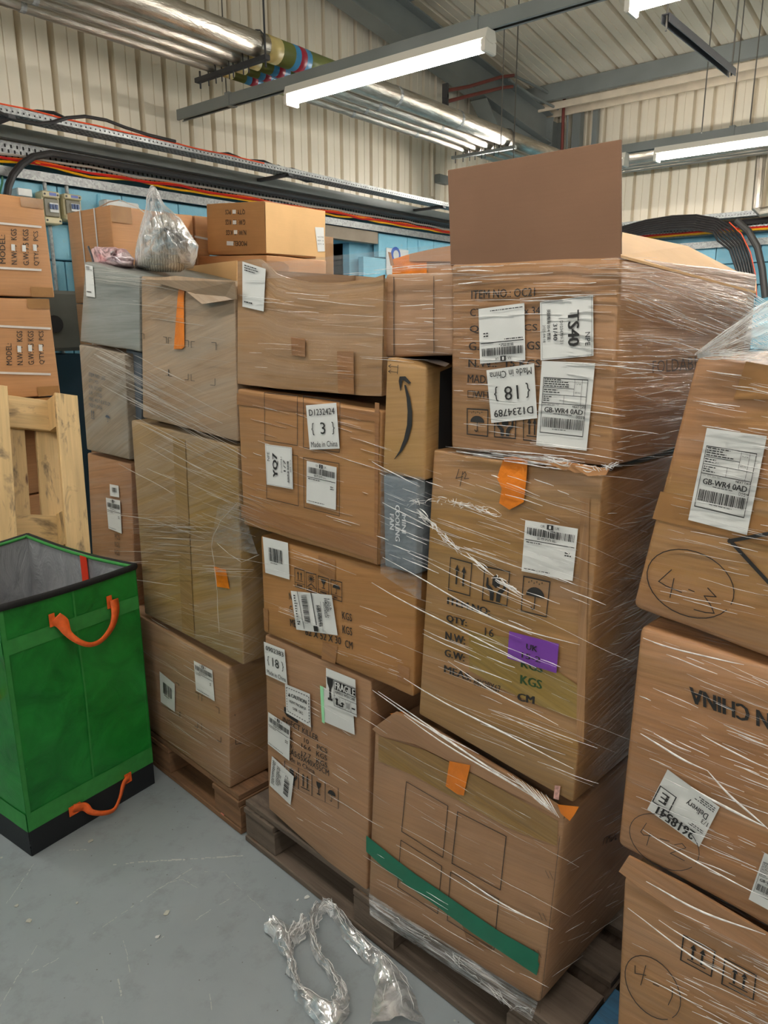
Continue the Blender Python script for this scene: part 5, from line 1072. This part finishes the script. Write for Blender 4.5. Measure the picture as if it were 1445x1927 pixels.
carton('wide brown carton at the bottom of the rear stack', [(502, 482), (545, 485), (545, 580), (502, 580)], 0, .4, c_in, pl=PY(3.38))
bW = carton('tape-edged carton behind the rear stack, beside the blue doorway', [(520, 440), (627, 446), (628, 560), (520, 560)], 0, .4, c_light, pl=PY(3.9))
strip(bW.o, bW.pl, [(612, 446), (627, 446), (628, 540), (613, 540)], bW.off, brown_tape)
bX = carton('carton with glossy orange tape behind the middle stack', [(737, 492), (850, 470), (850, 600), (737, 600)], .55, .3, card('carton_x', srgb(176, 132, 96), 0))
strip(bX.o, bX.pl, [(738, 488), (768, 479), (803, 480), (803, 530), (738, 530)], bX.off, orange_tape); mb = MB(); pf = Pl(N, C0+.54)
mb.prism([pf.at(p) for p in ((770, 478), (815, 468), (850, 462), (850, 492), (770, 492))], N*.004); mb.build('raised_flap', card('flap_x', srgb(170, 126, 90), 0), bX.o)
mb = MB(); mb.prism([pf.at(p, -.02) for p in ((730, 474), (734, 475), (740, 500), (735, 500))], N*.004); mb.build('torn_edge', c_in, bX.o)
# ================================================================= GREEN BAG
t = NT('green_tarpaulin'); v = t.coord('UV', (3, 3, 1)); n1 = t.noise(v, 2.2, 5, .6, 1.2); n2 = t.noise(t.coord('UV', (5, 2.2, 1), .7), 1.4, 2, .5, .9)
t.l(t.mix(t.ramp(n1, .3, .75), srgb(12, 102, 34), srgb(32, 142, 52)), t.p.inputs['Base Color']); t.p.inputs['Roughness'].default_value = .38
hh = t.mul(n2, t.mul(n1, .6), 'ADD'); t.l(t.bump(hh, .35, .02), t.p.inputs['Normal']); tarp = t.m
web_g = plain('green_webbing', srgb(52, 138, 62), .6, var=.1, scale=40); blk = plain('black_webbing', srgb(20, 20, 20), .8, var=.2, scale=60); or_w = plain('orange_webbing', srgb(240, 104, 40), .6, var=.15, scale=60)
t = NT('silver_lining'); n1 = t.noise(t.coord('UV', (4, 2, 1)), 2.5, 5, .6, 1.5); t.l(t.mix(t.ramp(n1, .3, .7), srgb(150, 152, 156), srgb(184, 186, 188)), t.p.inputs['Base Color']); t.p.inputs['Metallic'].default_value = .3; t.p.inputs['Roughness'].default_value = .4; t.l(t.bump(n1, .45, .03), t.p.inputs['Normal']); lining = t.m
blackbase = plain('black_base_cloth', srgb(22, 26, 30), .6)
G = PZ(0).at((60, 1612)); G2_ = PZ(0).at((291, 1474)); ex = (G2_-G); WB = ex.length; ex.normalize(); ey = Z.cross(ex); DB = .64; HB = .80
root = empty('green_bag', G+ex*WB/2+ey*DB/2, 'tall open green tarpaulin bag with orange handles and silver lining', 'bag')
def bp(a, b, z, side=0, wob=1.0):      # a,b in 0..1 over the footprint
    tp = z/HB; sx = -.012*tp; 
    p = G+ex*(WB*a+sx*(1 if a < .5 else -1)*0)+ey*(DB*b)+Z*z
    n_ = noise.noise(Vector((a*3+b*4, z*3.1, side)))*.011*wob*math.sin(math.pi*min(1, z/HB+.02))
    return p, n_
def wall_strip(name, mat, fa, z0, z1, nrm, off, nz=14, nu=12, thick=None, parent=root, wob=1.0, side=0, u0=0, u1=1, smooth=True):
    mb = MB(); vs = []; uv = []
    for j in range(nz+1):
        for i in range(nu+1):
            u = u0+(u1-u0)*i/nu; z = z0+(z1-z0)*j/nz; (a, b) = fa(u); p, n_ = bp(a, b, z, side, wob); edge = min(1, 6*min(u, 1-u))
            vs.append(p+nrm*(off+n_*edge)); uv.append((u*.5+side, z))
    fs = [[j*(nu+1)+i, j*(nu+1)+i+1, (j+1)*(nu+1)+i+1, (j+1)*(nu+1)+i] for j in range(nz) for i in range(nu)]
    mb.add(vs, fs, [[uv[i] for i in f] for f in fs]); return mb.build(name, mat, parent, smooth=smooth)
SIDES = [(lambda u: (u, 0), -ey, 1), (lambda u: (1, u), ex, 2), (lambda u: (1-u, 1), ey, 3), (lambda u: (0, 1-u), -ex, 4)]
for fa, nn, sd in SIDES:
    wall_strip('tarpaulin_side', tarp, fa, .085, HB, nn, 0, side=sd, nz=18, nu=14)
    wall_strip('lining', lining, fa, .03, HB-.004, nn, -.007, side=sd)
    wall_strip('base_band', blackbase, fa, 0.001, .085, nn, .001, nz=2, side=sd)
    wall_strip('lower_webbing', web_g, fa, .085, .145, nn, .0022, nz=2, side=sd)
    wall_strip('upper_webbing', web_g, fa, .655, .70, nn, .0022, nz=2, side=sd)
    wall_strip('seam', web_g, fa, .145, .79, nn, .003, nu=1, side=sd, u0=.495, u1=.508, nz=18)
    wall_strip('corner_seam', web_g, fa, .1, .79, nn, .0025, nu=2, side=sd, u0=0, u1=.03, nz=14)
    mb = MB(); pts = []
    for i in range(13):
        (a, b) = fa(i/12); p, n_ = bp(a, b, HB, sd); sag = -.006*math.sin(i/12*math.pi)*(2 if sd in (2, 3) else 1); pts.append(p+nn*(.002+n_)+Z*sag)
    mb.tube(pts, .009, 8, flat=1.2); mb.build('black_rim', blk, root, smooth=True)
    mb = MB(); mb.tube([p-nn*.010+Z*.001 for p in pts], .006, 8); mb.build('green_rim_piping', web_g, root, smooth=True)
mb = MB(); q4 = [bp(a, b, .02)[0] for a, b in ((.01, .01), (.99, .01), (.99, .99), (.01, .99))]; mb.add(q4, [(0, 1, 2, 3)]); mb.build('base_panel', blackbase, root)
def ribbon(mb, pts, wd, up, tk=.0025):
    vs = []
    for k, p in enumerate(pts):
        t_ = (pts[min(k+1, len(pts)-1)]-pts[max(k-1, 0)]).normalized(); wv = up[k].normalized()*wd[k]/2; nn = t_.cross(wv).normalized()*tk
        vs += [p-wv-nn, p+wv-nn, p+wv+nn, p-wv+nn]
    m = len(pts); fs = [[4*k+i, 4*k+(i+1) % 4, 4*(k+1)+(i+1) % 4, 4*(k+1)+i] for k in range(m-1) for i in range(4)]+[(3, 2, 1, 0), (4*m-4, 4*m-3, 4*m-2, 4*m-1)]
    mb.add(vs, fs)
def smooth_path(P0, n=5):
    out = []
    for i in range(len(P0)-1):
        a, b, c_, d_ = P0[max(i-1, 0)], P0[i], P0[i+1], P0[min(i+2, len(P0)-1)]
        for k in range(n):
            s_ = k/n; out.append(.5*((2*b)+(c_-a)*s_+(2*a-5*b+4*c_-d_)*s_*s_+(3*b-a-3*c_+d_)*s_**3))
    return out+[P0[-1]]
FPL = Pl(-ey, (-ey).dot(G))
def handle(px, offs, wd):
    P0 = [FPL.at(p, o_) for p, o_ in zip(px, offs)]; pts = smooth_path(P0); m = len(pts); mb = MB(); W_ = []; U_ = []
    for k in range(m):
        s_ = k/(m-1)*(len(wd)-1); i = min(int(s_), len(wd)-2); W_.append(wd[i]*(1-(s_-i))+wd[i+1]*(s_-i)); tt = (pts[min(k+1, m-1)]-pts[max(k-1, 0)]).normalized(); u_ = tt.cross(ey); U_.append(u_+(-ey)*.25)
    ribbon(mb, pts, W_, U_); mb.build('handle', or_w, root, smooth=True)
handle([(104, 1162), (116, 1172), (128, 1192), (150, 1208), (172, 1213), (193, 1203), (211, 1178), (217, 1150), (214, 1128)], [.006, .014, .03, .05, .055, .05, .036, .018, .006], [.036, .040, .022, .016, .014, .016, .024, .034, .036])
handle([(137, 1522), (158, 1518), (172, 1528), (195, 1530), (215, 1523), (226, 1500), (233, 1474), (243, 1462)], [.006, .012, .03, .045, .045, .03, .014, .006], [.030, .028, .018, .016, .014, .012, .02, .028])
for cpx, w_, h_ in (((98, 1167), .018, .04), ((206, 1133), .018, .042), ((141, 1523), .04, .032), ((241, 1464), .026, .034)):
    p = FPL.at(cpx, .0045); mb = MB(); mb.box(p, w_/2, .0012, h_/2, ex, ey, Z); mb.build('handle_patch', or_w, root)
mb = MB(); p = bp(0, .12, .60)[0]; ribbon(mb, smooth_path([p+ex*-.004, p+ex*-.03+Z*-.03, p+ex*-.03+Z*-.07, p+Z*-.10]), [.03]*16, [ey]*16); mb.build('handle', or_w, root)
# orange tab inside, on the lining
mb = MB(); a = bp(1, .42, HB)[0]-ex*.012; b = bp(1, .42, .66)[0]-ex*.014; mb.box((a+b)/2, .0015, .018, .06, ex, ey, Z); mb.build('orange_tab', plain('red_orange_tab', srgb(222, 56, 24), .6), root)
# ================================================================= FILM ON THE LOADS
fsheet = film_mat('stretch_film', .10, 0, 'UV', (3, 30, 1)); fsheet2 = film_mat('stretch_film_tight', .13, .2, 'UV', (4, 24, 1))
p0 = Pl(N, C0)
# left load
W0.many(p0, [(160, 640), (262, 662), (440, 840), (300, 860)], 60, .52, (40, 190), (.6, 1.6), seed=1)
W0.many(p0, [(150, 650), (240, 700), (440, 900), (240, 960)], 90, .5, (40, 200), (.5, 1.5), seed=2)
W0.many(p0, [(180, 960), (330, 980), (400, 1080), (200, 1110)], 70, .06, (40, 170), (.6, 1.7), seed=3, jit=.08)
W0.many(p0, [(262, 850), (446, 850), (452, 980), (262, 980)], 60, .4, (20, 150), (.5, 1.2), seed=4)
W0.many(p0, [(160, 500), (262, 524), (440, 700), (165, 640)], 50, .12, (20, 130), (.5, 1.2), seed=5)
W0.many(p0, [(270, 1090), (450, 1180), (450, 1240), (280, 1160)], 36, .3, (20, 110), (.5, 1.1), seed=6)
W0.many(p0, [(225, 1120), (425, 1265), (428, 1470), (300, 1400)], 60, .6, (20, 120), (.4, 1.0), seed=7)
for pts in (((448, 945), (415, 980), (400, 1012)), ((400, 1012), (398, 1030), (403, 1060), (408, 1110), (412, 1190)), ((408, 1022), (430, 1042), (455, 1058), (488, 1044))):
    for a, b in zip(pts, pts[1:]): W0.strand(p0, a, b, 1.5, -.02)
W0.skin(p0, [(410, 950), (452, 945), (486, 1046), (398, 1018)], fsheet2, -.02, amp=.02)
# film spanning the gap between the kraft/mini boxes and right stack, and over the top carton
W1.skin(p0, [(492, 496), (848, 458), (848, 506), (500, 524)], fsheet, -.006, 14, 4, .003)
W1.skin(p0, [(716, 880), (800, 900), (792, 1130), (716, 1080)], fsheet2, -.018, amp=.008)
sl = lambda x, y: -.06+(y-480)*.0006
W1.many(p0, [(725, 520), (850, 505), (850, 660), (735, 660)], 40, sl, (15, 90), (.5, 1.6), seed=11)
W1.many(p0, [(500, 505), (850, 490), (850, 505), (600, 525)], 16, -.03, (60, 240), (.8, 2.2), seed=12)
W1.many(p0, [(850, 500), (1150, 484), (1150, 560), (850, 580)], 60, sl, (30, 230), (.6, 2.2), seed=13)
W1.many(p0, [(850, 560), (1140, 550), (1130, 860), (850, 830)], 110, sl, (15, 170), (.5, 1.8), seed=14)
W1.many(p0, [(840, 835), (1100, 862), (1120, 895), (830, 850)], 60, .12, (30, 190), (.7, 2.6), seed=15)
W1.many(p0, [(800, 880), (1090, 905), (1070, 1100), (790, 1010)], 90, .36, (20, 210), (.5, 1.9), seed=16)
W1.many(p0, [(790, 1000), (1080, 1080), (1060, 1480), (790, 1330)], 80, .42, (30, 260), (.5, 1.9), seed=17)
W1.many(p0, [(470, 1000), (760, 1080), (770, 1290), (500, 1190)], 46, .36, (20, 160), (.3, .9), seed=18)
W1.many(p0, [(450, 740), (700, 790), (690, 1040), (460, 980)], 50, .3, (20, 160), (.3, .9), seed=19)
W1.many(p0, [(450, 520), (700, 545), (700, 730), (450, 710)], 40, .08, (30, 170), (.3, .8), seed=20)
W1.many(p0, [(505, 1240), (690, 1320), (690, 1650), (510, 1500)], 60, .62, (20, 130), (.3, .8), seed=21)
W1.many(p0, [(705, 1370), (1020, 1540), (1000, 1860), (700, 1670)], 55, .55, (20, 170), (.4, 1.3), seed=22)
W1.many(p0, [(705, 870), (780, 900), (780, 1060), (705, 1040)], 40, .42, (20, 90), (.7, 1.8), seed=23, off=-.03)
for (a, b, w_) in (((720, 1048), (1000, 1195), 2.4), ((700, 1095), (1010, 1255), 2.6), ((800, 1055), (1000, 1140), 1.8), ((720, 945), (830, 1000), 2.2), ((700, 868), (790, 915), 2.0), ((760, 1275), (1080, 1445), 3.0), ((840, 1130), (1090, 1215), 2.2), ((842, 1245), (1050, 1365), 2.2),
                   ((700, 1300), (900, 1420), 2.6), ((712, 1300), (985, 1480), 2.8), ((735, 1320), (1000, 1492), 2.4), ((760, 1345), (1040, 1520), 3.0), ((850, 1640), (1040, 1750), 2.8), ((745, 1590), (1030, 1745), 1.6)):
    W1.strand(p0, a, b, w_, -.024, (b[0]-a[0])*.02, 8)
for k in range(9): W1.strand(p0, (955+k*9, 1455+k*5), (1020+k*4, 1515+k*3), 1.8, -.03)
# crumpled ropes of film, as white strands that carry the highlights
def rope(Wp, pl, pts, w_, off, seed, n=26, wpx=14):
    r = random.Random(seed)
    for _ in range(n):
        k = r.randrange(len(pts)-1); a, b = pts[k], pts[k+1]; s0, s1 = r.random(), r.random()
        A = (a[0]+(b[0]-a[0])*s0+r.uniform(-wpx, wpx)*.5, a[1]+(b[1]-a[1])*s0+r.uniform(-wpx, wpx)*.5); B = (a[0]+(b[0]-a[0])*s1+r.uniform(-wpx, wpx)*.5, a[1]+(b[1]-a[1])*s1+r.uniform(-wpx, wpx)*.5)
        Wp.strand(pl, A, B, r.uniform(.6, w_), off-r.random()*.02, r.uniform(-3, 3), 4)
rope(W1, p0, [(765, 948), (800, 945), (840, 942), (890, 955), (945, 968)], 2.2, -.02, 31, 46, 16); rope(W1, p0, [(785, 960), (825, 1000), (870, 1040), (930, 1085), (985, 1120)], 2.4, -.025, 32, 60, 12); rope(W1, p0, [(1020, 862), (1080, 875), (1130, 882), (1170, 872)], 2.4, -.02, 33, 40, 14)
rope(W1, p0, [(700, 1690), (760, 1735), (830, 1780), (900, 1840), (960, 1895), (1010, 1905)], 1.5, -.012, 34, 46, 16)
# side face of the top right-hand carton
sd = bP.side
W1.many(sd, [(1172, 500), (1400, 560), (1390, 640), (1172, 590)], 120, .38, (15, 140), (.6, 2.2), seed=41)
W1.many(sd, [(1165, 600), (1330, 650), (1290, 800), (1160, 760)], 90, .1, (15, 110), (.5, 1.8), seed=42, jit=.25)
W1.many(sd, [(1160, 730), (1280, 760), (1240, 900), (1155, 880)], 60, -.12, (15, 100), (.6, 1.8), seed=43, jit=.2)
W1.many(bQ.side, [(1150, 890), (1250, 880), (1190, 1100), (1110, 1150)], 46, .1, (15, 80), (.5, 1.5), seed=44, jit=.3)
W1.many(bQ.side, [(1110, 1150), (1190, 1120), (1180, 1260), (1100, 1420)], 46, -.4, (15, 90), (.5, 1.3), seed=45, jit=.2)
W1.many(bR.side, [(1070, 1540), (1165, 1450), (1165, 1700), (1030, 1850)], 50, -.55, (15, 110), (.5, 1.2), seed=46, jit=.15)
W1.skin(p0, [(694, 1680), (1012, 1886), (1000, 1922), (696, 1722)], film_mat('film_hem', .3, .3, 'UV', (6, 14, 1)), -.016, 30, 6, .03)
# right edge load
W3.many(p0, [(1310, 690), (1445, 712), (1445, 880), (1290, 830)], 60, .17, (20, 160), (.6, 2.4), seed=51)
W3.many(p0, [(1290, 830), (1445, 880), (1445, 1190), (1200, 1120)], 80, .22, (20, 150), (.4, 1.6), seed=52)
W3.many(p0, [(1210, 1190), (1445, 1270), (1445, 1700), (1180, 1560)], 130, .42, (20, 190), (.5, 2.2), seed=53)
W3.many(p0, [(1180, 1650), (1445, 1810), (1445, 1927), (1180, 1900)], 110, .5, (20, 190), (.5, 2.2), seed=54)
for (a, b, w_) in (((1205, 1380), (1330, 1450), 4), ((1330, 1450), (1445, 1560), 4), ((1320, 1382), (1445, 1445), 3), ((1230, 1380), (1300, 1415), 3), ((1300, 1480), (1440, 1555), 5), ((1210, 1560), (1445, 1690), 3), ((1215, 1660), (1440, 1760), 4), ((1180, 1710), (1445, 1880), 3), ((1240, 1730), (1445, 1850), 3), ((1210, 1200), (1400, 1250), 3)):
    W3.strand(p0, a, b, w_, -.028, (b[0]-a[0])*.03, 8)
tent = MB(); tp = [(1308, 666), (1345, 636), (1385, 604), (1420, 578), (1460, 556), (1460, 620), (1460, 690), (1400, 680), (1350, 672)]
vs = [Pl(N, C0+(.0 if i in (0, 5, 6, 7, 8) else .12)).at(p, .03*math.sin(i*1.7)) for i, p in enumerate(tp)]+[Pl(N, C0-.02).at((1400, 640))]
tent.add(vs, [(i, (i+1) % 9, 9) for i in range(9)], [[(vs[i].y*4, vs[i].z*4), (vs[(i+1) % 9].y*4, vs[(i+1) % 9].z*4), (vs[9].y*4, vs[9].z*4)] for i in range(9)]); tent.build('film_tent', film_mat('film_tent', .26, .6, 'UV', (2, 20, 1)), W3.root)
pt = Pl(N, C0+.04); r_ = random.Random(5)
for k in range(46):
    x1 = r_.uniform(1340, 1450); y1 = r_.uniform(0, 1); top_y = 666-(x1-1308)*.72; y1 = top_y+(690-top_y)*y1*.9
    W3.strand(pt, (1312, 666+r_.uniform(0, 8)), (x1, y1), r_.uniform(.5, 1.6), -.06, r_.uniform(-4, 4))
W3.many(pt, [(1340, 660), (1445, 600), (1445, 690), (1330, 676)], 50, -.3, (10, 60), (.5, 1.6), seed=56, jit=.5)
for k in range(5): W3.strand(pt, (1308, 667-k*.6), (1455, 566-k*2), 1.5, -.02)
for k in range(24):   # film reaching back from this corner to the top right-hand carton
    W1.strand(Pl(N, C0+.3), (1404+r_.uniform(-4, 4), 545+k*4), (1450, 572+k*4), 1.2, 0)
for W_, m_ in ((W0, crease_glint_soft), (W1, None), (W3, None)): W_.finish(m_)
# ================================================================= FLOOR LITTER
fl_film = film_mat('loose_film', .62, .5, 'Object', (20, 20, 20), rough=.16); GP = PZ(0)
def loose(path, wd, label, seed):
    P0 = [GP.at(p) for p in path]; pts = smooth_path(P0, 6); mb = MB(); m = len(pts); nw = 8; vs = []
    for k, p in enumerate(pts):
        t_ = (pts[min(k+1, m-1)]-pts[max(k-1, 0)]).normalized(); sv = t_.cross(Z); s_ = k/(m-1)*(len(wd)-1); i = min(int(s_), len(wd)-2); w_ = wd[i]*(1-(s_-i))+wd[i+1]*(s_-i)
        for j in range(nw+1):
            u = j/nw*2-1; nz = noise.noise(Vector((k*.33, j*.9, seed))); h = .004+.022*(1-u*u)*(1+.9*nz)+.012*abs(noise.noise(Vector((k*.9, j*1.9, seed+5))))
            vs.append(p+sv*(w_*.5*u+.010*nz)+Z*max(.002, h))
    fs = [[k*(nw+1)+j, k*(nw+1)+j+1, (k+1)*(nw+1)+j+1, (k+1)*(nw+1)+j] for k in range(m-1) for j in range(nw)]
    mb.add(vs, fs); o = mb.build('loose_film', fl_film, None, smooth=True); tag(o, label, 'plastic film'); 
    mc = MB(); r = random.Random(seed)
    for _ in range(46):
        k = r.randrange(m-5); j = r.uniform(-.9, .9); q_ = []
        for i in range(5):
            kk = k+i; a = vs[kk*(nw+1)+int((j+1)/2*nw)]; q_.append(a+Vector((r.uniform(-.003, .003), r.uniform(-.003, .003), .003)))
        mc.tube(q_, [.0002, .0007, .0009, .0007, .0002], 4)
    oo = mc.build('film_crease_glints', crease_glint, o); oo['kind'] = 'stuff'
loose([(512, 1742), (532, 1768), (543, 1800), (552, 1840), (560, 1868), (590, 1895), (640, 1935)], [.05, .06, .025, .02, .018, .05, .09], 'left-hand ribbon of crumpled clear film on the floor', 1)
loose([(575, 1742), (562, 1760), (545, 1780)], [.03, .05, .03], 'small flared tuft of clear film joining the left-hand ribbon', 4)
loose([(625, 1712), (598, 1722), (588, 1760), (598, 1800), (622, 1835), (640, 1868), (640, 1900), (620, 1930)], [.03, .028, .022, .018, .02, .03, .05, .05], 'middle looping ribbon of clear film on the floor', 2)
loose([(606, 1708), (632, 1722), (658, 1762), (690, 1795), (722, 1825), (740, 1870), (745, 1935)], [.03, .035, .04, .04, .05, .09, .13], 'right-hand ribbon of clear film widening towards the viewer', 3)
r_ = random.Random(9)
def scrap(px, sz, mat, label, cat='litter', name='scrap'):
    p = GP.at(px); mb = MB(); n_ = 7; pts = [p+Vector((math.cos(k/n_*6.283)*sz*r_.uniform(.5, 1), math.sin(k/n_*6.283)*sz*r_.uniform(.4, .9), .0008+.002*r_.random())) for k in range(n_)]
    mb.prism(pts, Vector((0, 0, .0012))); tag(mb.build(name, mat), label, cat)
scrap((577, 1689), .011, paper, 'white paper scrap on the floor left of the weathered pallet', name='paper_scrap')
scrap((560, 1695), .006, paper, 'tiny white scrap beside the larger paper scrap on the floor', name='paper_scrap')
scrap((313, 1719), .012, plain('dried_paint', srgb(180, 178, 166), .6), 'dried paint blob on the floor in the open middle', name='paint_blob')
scrap((297, 1764), .008, paper, 'white chip on the floor below the dried paint blob', name='paint_chip')
scrap((170, 1584), .012, plain('dried_paint', srgb(180, 178, 166), .6), 'flaky white patch on the floor below the lower bag handle', name='paint_blob')
scrap((55, 1734), .011, plain('dried_paint', srgb(180, 178, 166), .6), 'pale blob on the floor near the left edge, lower of two', name='paint_blob')
scrap((31, 1705), .008, plain('dried_paint', srgb(180, 178, 166), .6), 'pale blob on the floor near the left edge, upper of two', name='paint_blob')
scrap((145, 1700), .006, plain('dried_paint', srgb(180, 178, 166), .6), 'small pale fleck on the floor between bag and paint blob', name='paint_blob')
p = W(1.36, .02, .0225); mb = MB(); mb.box(GP.at((648, 1722))+Vector((.0, 0, .012)), .018, .003, .0015, D, N, Z, ch=.0005); tag(mb.build('orange_scrap', plain('orange_scrap', srgb(232, 140, 90), .5)), 'small orange strip of scrap at the edge of the weathered pallet', 'litter')
p = W(1.83, .01, .023); mb = MB(); mb.box(p, .008, .006, .003, D, N, Z, ch=.001); tag(mb.build('orange_scrap', plain('pink_scrap', srgb(236, 130, 110), .5)), 'pinkish scrap lying on the bottom board of the brown pallet', 'litter')
